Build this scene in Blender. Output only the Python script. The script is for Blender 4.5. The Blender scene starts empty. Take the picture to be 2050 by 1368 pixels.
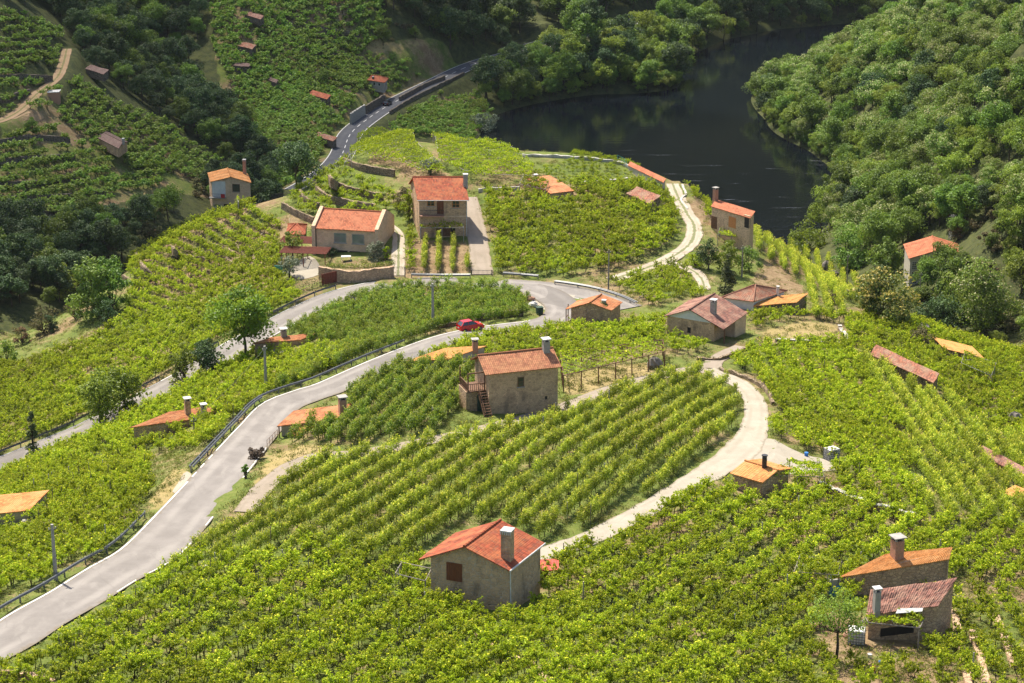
import bpy, math, random
import numpy as np
from mathutils import Vector, Matrix
random.seed(7); RNG = np.random.default_rng(11)
SC = bpy.context.scene
COL = SC.collection
# ------------------------------------------------------------------ camera, sky, sun, exposure
F, CX, CY, CAMH = 4300.0, 1025.0, 684.0, 140.0      # focal length and centre in photograph pixels, height over the water in metres
PITCH = math.radians(18.0)
cam = bpy.data.cameras.new("camera"); cam.sensor_width = 36.0; cam.lens = 36.0*F/2050.0
cam.clip_start = 1.0; cam.clip_end = 6000.0
cam_o = bpy.data.objects.new("camera", cam); COL.objects.link(cam_o)
cam_o.location = (0, 0, CAMH); cam_o.rotation_euler = (math.pi/2-PITCH, 0, 0)
SC.camera = cam_o
SUN_EL, SUN_AZ = math.radians(58.0), math.radians(-36.0)   # azimuth from +Y towards +X
TO_SUN = Vector((math.sin(SUN_AZ)*math.cos(SUN_EL), math.cos(SUN_AZ)*math.cos(SUN_EL), math.sin(SUN_EL)))
world = bpy.data.worlds.new("World"); SC.world = world; world.use_nodes = True
wn = world.node_tree; sky = wn.nodes.new("ShaderNodeTexSky"); sky.sky_type = 'NISHITA'; sky.sun_disc = False
sky.sun_elevation = SUN_EL; sky.sun_rotation = SUN_AZ; sky.altitude = 300; sky.air_density = 1.0; sky.dust_density = 3.0
wn.links.new(sky.outputs[0], wn.nodes["Background"].inputs[0]); wn.nodes["Background"].inputs[1].default_value = 0.115
sun = bpy.data.lights.new("sun", 'SUN'); sun.energy = 4.9; sun.angle = math.radians(0.53); sun.color = (1.0, 0.93, 0.80)
sun_o = bpy.data.objects.new("sun", sun); COL.objects.link(sun_o); sun_o.location = (0, 0, 900)
sun_o.rotation_euler = TO_SUN.to_track_quat('Z', 'Y').to_euler()
SC.view_settings.view_transform = 'Standard'; SC.view_settings.look = 'None'; SC.view_settings.gamma = 1.0
SC.view_settings.exposure = 0.92
SC.cycles.max_bounces = 6; SC.cycles.diffuse_bounces = 3; SC.cycles.glossy_bounces = 2; SC.cycles.transmission_bounces = 3
SC.cycles.transparent_max_bounces = 4; SC.cycles.caustics_reflective = False; SC.cycles.caustics_refractive = False

# ------------------------------------------------------------------ the lie of the land
SP, CP_ = math.sin(PITCH), math.cos(PITCH)
def ray(u, v):
    a = (u-CX)/F; b = (CY-v)/F
    return np.array((a, CP_+b*SP, -SP+b*CP_))
def at_z(u, v, z):
    d = ray(u, v); t = (z-CAMH)/d[2]
    return np.array((d[0]*t, d[1]*t, z))
def project(p):
    x, y, z = p[..., 0], p[..., 1], p[..., 2]-CAMH
    dep = y*CP_-z*SP; up = y*SP+z*CP_
    return CX+F*x/dep, CY-F*up/dep, dep
# seen ground: photograph pixel -> height over the water
SEEN = [(-200,1450,61),(0,1430,61),(500,1450,60.5),(1025,1450,60),(1600,1450,58),(2150,1450,54),
 (400,1300,59),(700,1250,57.5),(1000,1300,57),(1500,1300,56),(1800,1300,54),(2050,1300,51.5),(860,1200,55.8),(1100,1150,55),
 (0,1275,61.5),(150,1190,59.5),(300,1080,57),(380,990,55),(450,930,53.6),(520,860,52),(600,800,50.6),(700,745,49),(800,707,47.7),
 (900,670,46.4),(960,657,45.6),(1075,652,44.5),(1260,605,43.2),(1200,580,42.8),(1100,570,42.6),(1000,565,42.4),(850,570,42),
 (720,580,41.5),(640,600,41),(590,630,40.5),(540,660,40),(450,710,38.8),(380,750,37.8),(280,800,36.5),(190,850,35.4),(100,890,34),
 (0,935,32.5),(-80,970,31.5),
 (540,399,42.2),(320,925,43.8),(265,918,42.2),(20,1090,52.5),(60,1075,52.5),(510,407,42),(575,393,42.5),(470,418,41.8),(890,470,44),(697,515,43),(450,430,42),(870,320,48),(780,272,48.6),(1000,298,47.9),(1150,305,46.6),(1240,319,45.9),(1330,346,44.6),
 (585,400,42),(640,350,46),(700,300,48.6),(700,400,45),(760,440,45),(1100,550,42.8),(1100,480,44.6),(1080,400,46.5),(1220,360,46),(1300,450,45),
 (1240,555,42.8),(1330,520,43.2),(1390,470,43.6),(1385,430,43.9),(1355,390,44),(1350,362,44),(1440,420,42.6),
 (1460,462,41.4),(1560,500,37.5),(1500,560,41.5),(1600,600,40.8),(1700,600,38),(1500,690,44.5),(1650,680,42.6),(1600,720,44),
 (1800,640,37.2),(1870,690,36.5),(1800,780,41.5),(1950,730,35.4),(2050,790,34.5),(2000,900,40),(2050,1000,43.5),(1400,740,46),(1500,800,47.5),
 (1500,900,50),(1650,930,49.6),(1300,760,47),(1040,800,49.2),(700,1000,55),(950,1000,54),(1250,1000,53),(1150,1100,54.2),(1340,600,43.4),
 (1700,1060,50),(1700,1200,53),(1900,1150,50),(2050,1150,48),(1410,690,44.8),(1180,650,44.2),
 (0,800,28),(150,720,31),(300,620,34.5),(400,530,37.5),(490,480,39.6),(560,540,41),(0,722,25),(130,640,28),(250,540,32.5),(350,470,36),
 (0,600,15),(100,560,13),(0,450,17),(0,300,26),(0,200,33),(0,100,41),(0,0,50),(350,400,10),(400,340,10),(250,300,19),(230,200,27),(120,130,35),
 (320,130,18),(450,250,8),(540,345,4),(190,30,36),(300,0,34),
 (650,250,9.5),(600,200,14),(650,190,13),(550,100,24),(500,0,36),(700,100,19),(700,0,33),(850,100,17),(850,0,29),(752,170,10.5),(1000,60,14),(1100,20,22),(1200,0,28),
 (690,300,7.5),(700,258,7.7),(760,215,8),(850,167,8.5),(940,130,9),(1060,95,9.5),(1180,70,10),(1290,35,11),(1380,5,12),
 (950,278,0.2),(1000,225,0.2),(1110,200,.2),(1200,165,.2),(1300,140,.2),(1385,118,.2),(1440,78,.2),(1600,55,.2),(1720,44,.2),(850,260,4),(870,230,5.5),
 (1250,250,-6),(1100,290,-6),(1450,150,-6),(1400,320,-7),(1550,380,-6),(1600,90,-5),(1200,210,-3),(1580,330,-4),
 (1655,120,.2),(1610,160,.4),(1540,240,.2),(1590,285,.2),(1640,310,.2),(1690,340,.2),(1710,375,.2),(1670,450,.2),(1630,470,.3),
 (1800,400,15),(1900,300,27),(2050,200,44),(2050,50,58),(1800,200,22),(1750,100,15),(1850,50,33),(2050,400,38),(1700,250,9),
 (1850,580,17.5),(2000,610,22),(2050,500,31),(2050,660,25),(1750,550,13),(1690,505,8),(1960,690,21),(1940,480,24)]
# ground the photograph does not show: x, y, z
UNSEEN = [(-85,392,8),(-60,402,5),(-45,425,4),(-55,440,4),(-42,455,3),(-25,470,2),(0,470,4),(30,470,0),(50,450,4),(66,420,10),(72,385,16),(85,350,22),
 (-250,450,75),(-250,600,110),(-350,800,180),(-100,850,95),(-50,1000,190),(100,1000,180),(250,1000,210),(67,900,62),(0,860,60),(-420,450,120),(-420,1050,260),
 (320,1050,260),(160,920,60),(230,870,60),(250,780,110),(320,760,150),(250,500,110),(250,350,90),(320,400,130),(190,560,75),(200,250,60),(125,250,30),(320,200,90),(150,120,62),
 (320,110,90),(-130,300,18),(-140,200,42),(-90,130,60),(-200,300,22),(-220,380,35),(-300,250,40),(-420,250,70),(-420,110,80),(-150,110,62),(0,110,64),
 (190,800,6),(185,840,-3),(230,825,-3),(320,830,0),(-160,600,62),(-150,700,70)]
GX0, GY0, GS, GNX, GNY = -420.0, 110.0, 1.5, 494, 628
cps = np.array([at_z(*q) for q in SEEN]+[np.array(q, float) for q in UNSEEN])
def _rbf():
    P = cps[:, :2]; n = len(P)
    A = np.sqrt(((P[:, None]-P[None])**2).sum(-1)+9.0)
    A[np.arange(n), np.arange(n)] -= 4.0
    M = np.zeros((n+3, n+3)); M[:n, :n] = A; M[:n, n] = 1; M[:n, n+1:] = P/300.0; M[n, :n] = 1; M[n+1:, :n] = (P/300.0).T
    w = np.linalg.solve(M, np.concatenate((cps[:, 2], np.zeros(3))))
    gx = GX0+GS*np.arange(GNX); gy = GY0+GS*np.arange(GNY)
    Z = np.empty((GNY, GNX))
    for j in range(GNY):
        q = np.stack((gx, np.full(GNX, gy[j])), 1)
        Z[j] = np.sqrt(((q[:, None]-P[None])**2).sum(-1)+9.0)@w[:n]+w[n]+q@w[n+1:]/300.0
    return Z
HG = _rbf()
def blur(Z, n):
    for _ in range(n):
        Q = np.pad(Z, 1, mode='edge'); Z = (Q[:-2, 1:-1]+Q[2:, 1:-1]+Q[1:-1, :-2]+Q[1:-1, 2:]+4*Q[1:-1, 1:-1])/8
    return Z
HG = blur(HG, 4)
def hz(x, y):
    fx = np.clip((np.asarray(x, float)-GX0)/GS, 0, GNX-1.001); fy = np.clip((np.asarray(y, float)-GY0)/GS, 0, GNY-1.001)
    i = fx.astype(int); j = fy.astype(int); a = fx-i; b = fy-j
    return HG[j, i]*(1-a)*(1-b)+HG[j, i+1]*a*(1-b)+HG[j+1, i]*(1-a)*b+HG[j+1, i+1]*a*b
_T = np.arange(100, 1100, 0.5)
def pt(u, v, h=0.0):
    """the first point of the ground (raised by h) that the photograph's pixel looks at"""
    d = ray(u, v); X = d[None]*_T[:, None]; X[:, 2] += CAMH
    below = X[:, 2] < hz(X[:, 0], X[:, 1])+h
    k = int(np.argmax(below)) if below.any() else len(_T)-1
    k = max(k, 1); lo, hi = _T[k-1], _T[k]
    for _ in range(12):
        m = (lo+hi)/2; q = d*m
        if q[2]+CAMH < float(hz(q[0], q[1]))+h: hi = m
        else: lo = m
    q = d*hi
    return np.array((q[0], q[1], q[2]+CAMH))
def pts(l): return np.array([pt(*q) for q in l])
def spline(P, step):
    """Catmull-Rom through P, resampled at an even step"""
    P = np.asarray(P, float); Q = np.vstack((2*P[0]-P[1], P, 2*P[-1]-P[-2])); out = []
    for k in range(1, len(Q)-2):
        for t in np.linspace(0, 1, 24, endpoint=False):
            a, b, c, d = Q[k-1], Q[k], Q[k+1], Q[k+2]
            out.append(0.5*((2*b)+(-a+c)*t+(2*a-5*b+4*c-d)*t*t+(-a+3*b-3*c+d)*t**3))
    out.append(P[-1]); out = np.array(out)
    L = np.concatenate(([0], np.cumsum(np.linalg.norm(np.diff(out[:, :2], axis=0), axis=1))))
    n = max(2, int(L[-1]/step)+1); s = np.linspace(0, L[-1], n)
    return np.stack([np.interp(s, L, out[:, k]) for k in range(out.shape[1])], 1)
def smooth_line(P, n):
    P = P.copy()
    for _ in range(n): P[1:-1] = (P[:-2]+2*P[1:-1]+P[2:])/4
    return P
def inpoly(x, y, poly):
    x = np.asarray(x); y = np.asarray(y); c = np.zeros(x.shape, bool); n = len(poly); j = n-1
    for i in range(n):
        xi, yi = poly[i][0], poly[i][1]; xj, yj = poly[j][0], poly[j][1]
        if yi != yj:
            c ^= ((yi > y) != (yj > y)) & (x < (xj-xi)*(y-yi)/(yj-yi)+xi)
        j = i
    return c
# ------------------------------------------------------------------ materials
class NT:
    """a few short words for building node trees"""
    def __init__(s, name):
        s.m = bpy.data.materials.new(name); s.m.use_nodes = True; s.t = s.m.node_tree; s.t.nodes.clear()
        s.out = s.t.nodes.new("ShaderNodeOutputMaterial")
    def n(s, kind, **kw):
        q = s.t.nodes.new(kind)
        for k, v in kw.items(): setattr(q, k, v)
        return q
    def l(s, a, b): s.t.links.new(a, b)
    def put(s, sock, v):
        if hasattr(v, 'is_output') or isinstance(v, bpy.types.NodeSocket): s.l(v, sock)
        elif isinstance(v, (tuple, list)) and len(v) == 3 and sock.type == 'RGBA': sock.default_value = (*v, 1)
        else: sock.default_value = v
    def coord(s, kind='Object'): return s.n("ShaderNodeTexCoord").outputs[kind]
    def pos(s): return s.n("ShaderNodeNewGeometry").outputs['Position']
    def attr(s, name): return s.n("ShaderNodeAttribute", attribute_name=name).outputs['Fac']
    def noise(s, vec, scale, detail=4, rough=.55):
        q = s.n("ShaderNodeTexNoise"); s.l(vec, q.inputs['Vector']); q.inputs['Scale'].default_value = scale
        q.inputs['Detail'].default_value = detail; q.inputs['Roughness'].default_value = rough; return q.outputs['Fac']
    def voro(s, vec, scale, feature='F1', out='Distance', rnd=1.0):
        q = s.n("ShaderNodeTexVoronoi", feature=feature); s.l(vec, q.inputs['Vector']); q.inputs['Scale'].default_value = scale
        q.inputs['Randomness'].default_value = rnd; return q.outputs[out]
    def map(s, vec, scale=(1, 1, 1), rot=(0, 0, 0)):
        q = s.n("ShaderNodeMapping"); s.l(vec, q.inputs['Vector']); q.inputs['Scale'].default_value = scale; q.inputs['Rotation'].default_value = rot
        return q.outputs[0]
    def step(s, f, a, b, lo=0., hi=1.):
        q = s.n("ShaderNodeMapRange", interpolation_type='SMOOTHSTEP'); s.put(q.inputs[0], f)
        for k, v in zip((1, 2, 3, 4), (a, b, lo, hi)): q.inputs[k].default_value = v
        return q.outputs[0]
    def math(s, op, a, b=0.0):
        q = s.n("ShaderNodeMath", operation=op); s.put(q.inputs[0], a); s.put(q.inputs[1], b); return q.outputs[0]
    def mix(s, f, a, b, mode='MIX'):
        q = s.n("ShaderNodeMix", data_type='RGBA', blend_type=mode); s.put(q.inputs[0], f); s.put(q.inputs[6], a); s.put(q.inputs[7], b); return q.outputs[2]
    def bump(s, h, strength=.5, dist=.05):
        q = s.n("ShaderNodeBump"); s.l(h, q.inputs['Height']); q.inputs['Strength'].default_value = strength; q.inputs['Distance'].default_value = dist
        return q.outputs[0]
    def bsdf(s, col, rough=.8, spec=.3, normal=None, metal=0.):
        q = s.n("ShaderNodeBsdfPrincipled"); s.put(q.inputs['Base Color'], col); s.put(q.inputs['Roughness'], rough)
        q.inputs['Specular IOR Level'].default_value = spec; q.inputs['Metallic'].default_value = metal
        if normal is not None: s.l(normal, q.inputs['Normal'])
        return q.outputs[0]
    def end(s, sh): s.l(sh, s.out.inputs['Surface']); return s.m

def m_plain(name, a, b=None, scale=3., rough=.7, spec=.3, metal=0., bump=.2):
    t = NT(name); c = t.coord(); n = t.noise(c, scale)
    col = t.mix(t.step(n, .3, .7), a, b or tuple(k*.75 for k in a))
    return t.end(t.bsdf(col, rough, spec, t.bump(n, bump, .03), metal))

def m_stone(name, a, b, joint, size=2.6, jw=.06, stain=(.05, .045, .04), stain_amt=.5, flat=1.6):
    """field-stone masonry: cells with mortar between, stains, lichen"""
    t = NT(name); c = t.coord(); w = t.map(c, (1, 1, flat))
    n = t.noise(c, 1.1, 3); dis = t.n("ShaderNodeMix", data_type='RGBA', blend_type='LINEAR_LIGHT')
    q = t.n("ShaderNodeTexNoise"); t.l(w, q.inputs['Vector']); q.inputs['Scale'].default_value = 2.0
    dis.inputs[0].default_value = .12; t.l(w, dis.inputs[6]); t.l(q.outputs['Color'], dis.inputs[7]); w2 = dis.outputs[2]
    e = t.voro(w2, size, 'DISTANCE_TO_EDGE'); cell = t.voro(w2, size, 'F1', 'Color')
    sep = t.n("ShaderNodeSeparateColor"); t.l(cell, sep.inputs[0])
    col = t.mix(sep.outputs[0], a, b); fine = t.noise(c, 14, 4); col = t.mix(t.step(fine, .35, .75, 0, .5), col, tuple(k*.55 for k in b))
    col = t.mix(t.step(e, jw*.4, jw), joint, col)
    col = t.mix(t.math('MULTIPLY', t.step(t.noise(t.map(c, (.8, .8, .35)), .9, 5), .5, .72), stain_amt), col, stain)
    h = t.math('ADD', t.step(e, 0, .12), t.math('MULTIPLY', fine, .4))
    return t.end(t.bsdf(col, .92, .15, t.bump(h, .8, .06)))

def m_tile(name, a, b, c_, dirt=(.10, .07, .05), dirt_amt=.45, rowlen=.38, pitch=.24):
    """clay roof tiles: colour changes from tile to tile, dark joints, lichen and dirt"""
    t = NT(name); uv = t.coord('UV'); s = t.map(uv, (1/pitch, 1/rowlen, 1))
    fl = t.n("ShaderNodeVectorMath", operation='FLOOR'); t.l(s, fl.inputs[0])
    wn_ = t.n("ShaderNodeTexWhiteNoise", noise_dimensions='3D'); t.l(fl.outputs[0], wn_.inputs['Vector'])
    col = t.mix(wn_.outputs['Value'], a, b); s2 = t.n('ShaderNodeSeparateColor'); t.l(wn_.outputs['Color'], s2.inputs[0]); col = t.mix(1.0, col, t.comb(t.step(s2.outputs[1], 0, 1, .66, 1.14)), 'MULTIPLY'); n = t.noise(uv, .55, 5, .6)
    col = t.mix(t.step(n, .42, .62), col, c_)
    fr = t.n("ShaderNodeVectorMath", operation='FRACTION'); t.l(s, fr.inputs[0]); sx = t.n("ShaderNodeSeparateXYZ"); t.l(fr.outputs[0], sx.inputs[0])
    row = t.step(sx.outputs[1], 0., .16, .55, 1.0); chan = t.step(t.math('ABSOLUTE', t.math('SUBTRACT', sx.outputs[0], .5)), .30, .5, 1.0, .5)
    g = t.math('MULTIPLY', row, chan); col = t.mix(1.0, col, t.comb(g), 'MULTIPLY')
    n2 = t.noise(uv, 1.9, 6, .65); col = t.mix(t.math('MULTIPLY', t.step(n2, .46, .68), dirt_amt), col, dirt)
    return t.end(t.bsdf(col, .85, .25, t.bump(t.math('ADD', row, t.math('MULTIPLY', n2, .5)), .5, .03)))
def _comb(s, g):
    q = s.n("ShaderNodeCombineColor"); [s.l(g, q.inputs[k]) for k in range(3)]; return q.outputs[0]
NT.comb = _comb

def m_leaf(name, dark, light, tip=None, trans=(.30, .42, .03), tmix=.38, rough=.45, spec=.35, vary=.35, patch=.02, hue=.022):
    t = NT(name); tint = t.attr('tint'); oi = t.n("ShaderNodeObjectInfo").outputs['Random']; p = t.pos()
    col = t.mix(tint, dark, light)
    if tip: col = t.mix(t.step(tint, .80, .95), col, tip)
    pn = t.noise(p, patch, 3); v = t.math('ADD', t.math('MULTIPLY', oi, .6), t.math('MULTIPLY', t.step(pn, .3, .7), .4))
    hsv = t.n("ShaderNodeHueSaturation"); t.l(col, hsv.inputs['Color'])
    t.l(t.step(v, 0, 1, .5-hue, .5+hue*.9), hsv.inputs['Hue']); t.l(t.step(v, 0, 1, 1-vary, 1+vary*.6), hsv.inputs['Value'])
    hsv.inputs['Saturation'].default_value = 1.0
    b = t.bsdf(hsv.outputs[0], rough, spec); tr = t.n("ShaderNodeBsdfTranslucent")
    t.l(t.mix(.5, hsv.outputs[0], trans), tr.inputs[0])
    mx = t.n("ShaderNodeMixShader"); mx.inputs[0].default_value = tmix; t.l(b, mx.inputs[1]); t.l(tr.outputs[0], mx.inputs[2])
    return t.end(mx.outputs[0])

MAT = {}
def build_materials():
    M = MAT
    # ground: bare soil, weeds, dry grass, forest floor; which one grows where is the attribute painted on the mesh
    t = NT("ground"); p = t.pos(); n1 = t.noise(p, .09, 5, .6); n2 = t.noise(p, .5, 5, .65); n3 = t.noise(p, 2.6, 5, .7)
    soil = t.mix(t.step(n2, .35, .65), (.19, .125, .068), (.27, .195, .11)); soil = t.mix(t.step(n3, .45, .7), soil, (.12, .085, .045))
    weed = t.mix(t.step(n2, .3, .7), (.07, .105, .02), (.135, .16, .035)); weed = t.mix(t.step(n3, .5, .75), weed, (.20, .19, .065))
    dry = t.mix(t.step(n2, .35, .65), (.34, .255, .125), (.27, .21, .085)); dry = t.mix(t.step(n3, .5, .72), dry, (.19, .165, .055))
    wood = t.mix(t.step(n2, .35, .65), (.035, .045, .016), (.07, .08, .025)); wood = t.mix(t.step(n3, .5, .75), wood, (.11, .085, .045))
    f = t.math('ADD', t.attr('weed'), t.math('MULTIPLY', t.math('SUBTRACT', n1, .5), 1.2)); f = t.math('ADD', f, t.math('MULTIPLY', t.math('SUBTRACT', n3, .5), .8))
    col = t.mix(t.step(f, .38, .62), soil, weed)
    fd = t.math('ADD', t.attr('dry'), t.math('MULTIPLY', t.math('SUBTRACT', n2, .5), .9)); col = t.mix(t.step(fd, .4, .6), col, dry)
    fw = t.math('ADD', t.attr('wood'), t.math('MULTIPLY', t.math('SUBTRACT', n2, .5), .7)); col = t.mix(t.step(fw, .4, .6), col, wood)
    M['ground'] = t.end(t.bsdf(col, .95, .1, t.bump(t.math('ADD', n3, n2), .7, .15)))
    # asphalt, concrete, tracks
    def road(name, a, b, pale, crack=.1, tyre=.45, edge=.5, edgecol=(.17, .13, .075), median=0.):
        t = NT(name); p = t.pos(); n = t.noise(p, .35, 5, .6); n3 = t.noise(p, 5, 4, .7); n4 = t.noise(t.map(p, (.5, .12, 1), (0, 0, .4)), 1.5, 4)
        col = t.mix(t.step(n, .3, .7), a, b); col = t.mix(t.step(n4, .5, .75, 0, .6), col, pale); col = t.mix(t.step(n3, .52, .75, 0, .3), col, tuple(k*.6 for k in a))
        uv = t.coord('UV'); sx = t.n("ShaderNodeSeparateXYZ"); t.l(uv, sx.inputs[0]); ac = t.math('ABSOLUTE', t.math('SUBTRACT', t.math('ABSOLUTE', t.math('SUBTRACT', sx.outputs[0], .5)), .24))
        wear = t.math('MULTIPLY', t.step(ac, .13, .02), t.step(t.noise(t.map(uv, (1.5, .12, 1)), 1.0, 3), .3, .65)); col = t.mix(t.math('MULTIPLY', wear, tyre), col, pale)
        eg = t.math('ABSOLUTE', t.math('SUBTRACT', sx.outputs[0], .5)); e2 = t.math('ADD', eg, t.math('MULTIPLY', t.math('SUBTRACT', t.noise(p, 1.3, 5, .7), .5), .28)); col = t.mix(t.math('MULTIPLY', t.step(e2, .40, .50), edge), col, edgecol)
        cr = t.voro(t.map(p, (1, 1, 1)), .32, 'DISTANCE_TO_EDGE'); col = t.mix(t.math('MULTIPLY', t.step(cr, .022, .008), crack), col, tuple(k*.45 for k in a))
        pt_ = t.voro(t.map(uv, (.8, .09, 1)), 1.0, 'F1', 'Color'); sc = t.n("ShaderNodeSeparateColor"); t.l(pt_, sc.inputs[0]); col = t.mix(t.math('MULTIPLY', t.step(sc.outputs[0], .76, .78), .55), col, tuple(k*.72 for k in a))
        if median: col = t.mix(t.math('MULTIPLY', t.step(t.math('ADD', eg, t.math('MULTIPLY', t.math('SUBTRACT', t.noise(p, 1.1, 4, .7), .5), .3)), .14, .05), median), col, (.10, .12, .03))
        return t.end(t.bsdf(col, .9, .2, t.bump(n3, .3, .03)))
    M['asphalt'] = road('asphalt', (.175, .157, .142), (.215, .194, .176), (.275, .25, .225), .1, .75, .6, (.16, .125, .075))
    M['asphalt_dark'] = road('asphalt_dark', (0.061, 0.063, 0.072), (0.078, 0.080, 0.089), (0.098, 0.098, 0.104))
    M['concrete'] = road('concrete', (0.310, 0.271, 0.213), (0.357, 0.318, 0.255), (0.249, 0.216, 0.164), .12)
    M['gravel'] = road('gravel', (0.252, 0.204, 0.156), (0.292, 0.241, 0.190), (0.204, 0.170, 0.122), .1)
    M['track'] = road('track', (0.404, 0.352, 0.283), (0.352, 0.294, 0.228), (0.265, 0.213, 0.139), .08, median=.8)
    M['dirt_track'] = road('dirt_track', (0.360, 0.245, 0.144), (0.302, 0.194, 0.108), (0.216, 0.166, 0.079), .08, median=.7)
    M['paint'] = m_plain('paint', (0.663, 0.654, 0.629), (0.527, 0.510, 0.476), 2.)
    # river: black water, faint ripples and foam streaks where the wind catches it
    t = NT("river"); p = t.pos(); n = t.noise(t.map(p, (.22, .6, 1), (0, 0, -.25)), 1.0, 3); n2 = t.noise(t.map(p, (.8, 2.0, 1), (0, 0, -.25)), 1.0, 2)
    sx = t.n("ShaderNodeSeparateXYZ"); t.l(p, sx.inputs[0]); near = t.math('MULTIPLY', t.step(sx.outputs[1], 590, 530), t.step(sx.outputs[0], 40, 62))
    hgt = t.math('ADD', t.math('MULTIPLY', n, .5), t.math('MULTIPLY', n2, t.math('ADD', .12, t.math('MULTIPLY', near, 1.1))))
    foam = t.math('MULTIPLY', t.step(t.noise(t.map(p, (.07, .42, 1), (0, 0, .35)), 1.0, 6, .75), .57, .72), t.step(sx.outputs[1], 660, 570))
    col = t.mix(t.math('MULTIPLY', foam, .22), (.004, .006, .008), (.5, .52, .55))
    M['river'] = t.end(t.bsdf(col, t.math('ADD', .06, t.math('MULTIPLY', foam, .4)), .26, t.bump(hgt, .14, .3)))
    # masonry and roofs
    M['stone_grey'] = m_stone('stone_grey', (0.630, 0.431, 0.265), (0.421, 0.285, 0.176), (0.695, 0.471, 0.290), 2.4, .05)
    M['stone_brown'] = m_stone('stone_brown', (0.635, 0.438, 0.277), (0.424, 0.284, 0.180), (0.270, 0.187, 0.124), 2.2, .06, stain_amt=.4)
    M['stone_pale'] = m_stone('stone_pale', (0.767, 0.548, 0.361), (0.617, 0.429, 0.281), (0.667, 0.478, 0.319), 1.7, .04, (.16, .13, .10), .3, 2.2)
    M['rubble'] = m_stone('rubble', (0.630, 0.425, 0.257), (0.448, 0.300, 0.181), (0.462, 0.367, 0.276), 2.7, .06, (.08, .07, .055), .55, 1.1)
    M['stone_spot'] = m_stone('stone_spot', (0.419, 0.294, 0.196), (0.607, 0.426, 0.273), (0.683, 0.484, 0.305), 3.0, .16, stain_amt=.2, flat=1.0)
    M['dry_wall'] = m_stone('dry_wall', (0.402, 0.304, 0.198), (0.253, 0.189, 0.119), (0.075, 0.054, 0.036), 2.6, .10, stain_amt=.35)
    M['dark_wall'] = m_stone('dark_wall', (0.247, 0.199, 0.152), (0.162, 0.133, 0.104), (0.057, 0.048, 0.038), 2.0, .1, stain_amt=.35)
    M['white_stone'] = m_stone('white_stone', (0.561, 0.535, 0.484), (0.468, 0.433, 0.383), (0.357, 0.323, 0.264), 1.6, .05, (0.255, 0.221, 0.170), .35)
    M['plaster'] = m_plain('plaster', (0.442, 0.399, 0.332), (0.357, 0.315, 0.255), 1.5)
    M['white_wall'] = m_plain('white_wall', (0.646, 0.637, 0.603), (0.561, 0.552, 0.518), 1.2, bump=.05)
    M['brick'] = m_plain('brick', (.44, .24, .16), (.34, .18, .12), 7)
    M['cement'] = m_plain('cement', (0.340, 0.319, 0.289), (0.255, 0.238, 0.212), 2.5)
    M['cap_white'] = m_plain('cap_white', (0.595, 0.578, 0.552), (0.425, 0.408, 0.383), 5)
    M['tile_red'] = m_tile('tile_red', (0.370, 0.087, 0.038), (0.296, 0.062, 0.028), (0.400, 0.124, 0.050), dirt_amt=.5)
    M['tile_new'] = m_tile('tile_new', (0.429, 0.141, 0.065), (0.392, 0.112, 0.050), (0.444, 0.157, 0.075), dirt_amt=.28)
    M['tile_orange'] = m_tile('tile_orange', (0.488, 0.183, 0.072), (0.440, 0.146, 0.055), (0.513, 0.228, 0.099), dirt_amt=.42)
    M['tile_apricot'] = m_tile('tile_apricot', (0.574, 0.243, 0.075), (0.540, 0.212, 0.060), (0.592, 0.279, 0.100), (.30, .15, .06), .18)
    M['tile_amber'] = m_tile('tile_amber', (0.592, 0.270, 0.075), (0.558, 0.246, 0.066), (0.592, 0.286, 0.088), (.36, .19, .08), .15)
    M['tile_old'] = m_tile('tile_old', (0.399, 0.162, 0.090), (0.285, 0.109, 0.071), (0.323, 0.190, 0.123), (.085, .065, .055), .55)
    M['tile_brown'] = m_tile('tile_brown', (0.314, 0.138, 0.095), (0.228, 0.104, 0.081), (0.342, 0.190, 0.133), (.12, .09, .075), .55)
    M['tile_mottled'] = m_tile('tile_mottled', (0.429, 0.182, 0.090), (0.370, 0.141, 0.075), (0.444, 0.207, 0.100), (.22, .085, .045), .75)
    M['tile_dark'] = m_tile('tile_dark', (.20, .12, .10), (.16, .095, .08), (.19, .125, .10), (.07, .06, .05), .3)
    # timber, metal, glass and the rest
    M['wood'] = m_plain('wood', (.17, .085, .045), (.10, .05, .028), 6)
    M['grey_wood'] = m_plain('grey_wood', (.27, .235, .195), (.17, .145, .12), 6)
    M['shutter'] = m_plain('shutter', (.17, .055, .022), (.13, .042, .018), 4)
    M['pine_wood'] = m_plain('pine_wood', (.55, .235, .085), (.47, .19, .065), 4)
    M['dark_hole'] = m_plain('dark_hole', (.018, .014, .012), (.03, .024, .02), 3)
    M['rust'] = m_plain('rust', (.20, .05, .028), (.14, .036, .02), 3)
    M['stake'] = m_plain('stake', (.20, .165, .13), (.13, .105, .085), 5)
    M['bark'] = m_plain('bark', (.10, .075, .052), (.055, .042, .03), 4, .95, .1)
    M['metal'] = m_plain('metal', (0.186, 0.190, 0.193), (0.149, 0.152, 0.156), 3, .5, .4, .35, .05)
    M['dark_metal'] = m_plain('dark_metal', (.045, .045, .05), (.03, .03, .03), 3, .5, .5, .3)
    M['glass'] = m_plain('glass', (.10, .14, .125), (.16, .21, .19), .8, .08, .8, 0, .0)
    M['dark_glass'] = m_plain('dark_glass', (.02, .024, .026), (.04, .045, .045), .8, .08, .8, 0, .0)
    M['teal'] = m_plain('teal', (.08, .36, .32), (.07, .30, .27), 2)
    M['blue'] = m_plain('blue', (.03, .17, .52), (.025, .13, .42), 2)
    M['pale_blue'] = m_plain('pale_blue', (.10, .34, .47), (.08, .28, .40), 3)
    M['red_cloth'] = m_plain('red_cloth', (.48, .035, .04), (.40, .03, .03), 3)
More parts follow.
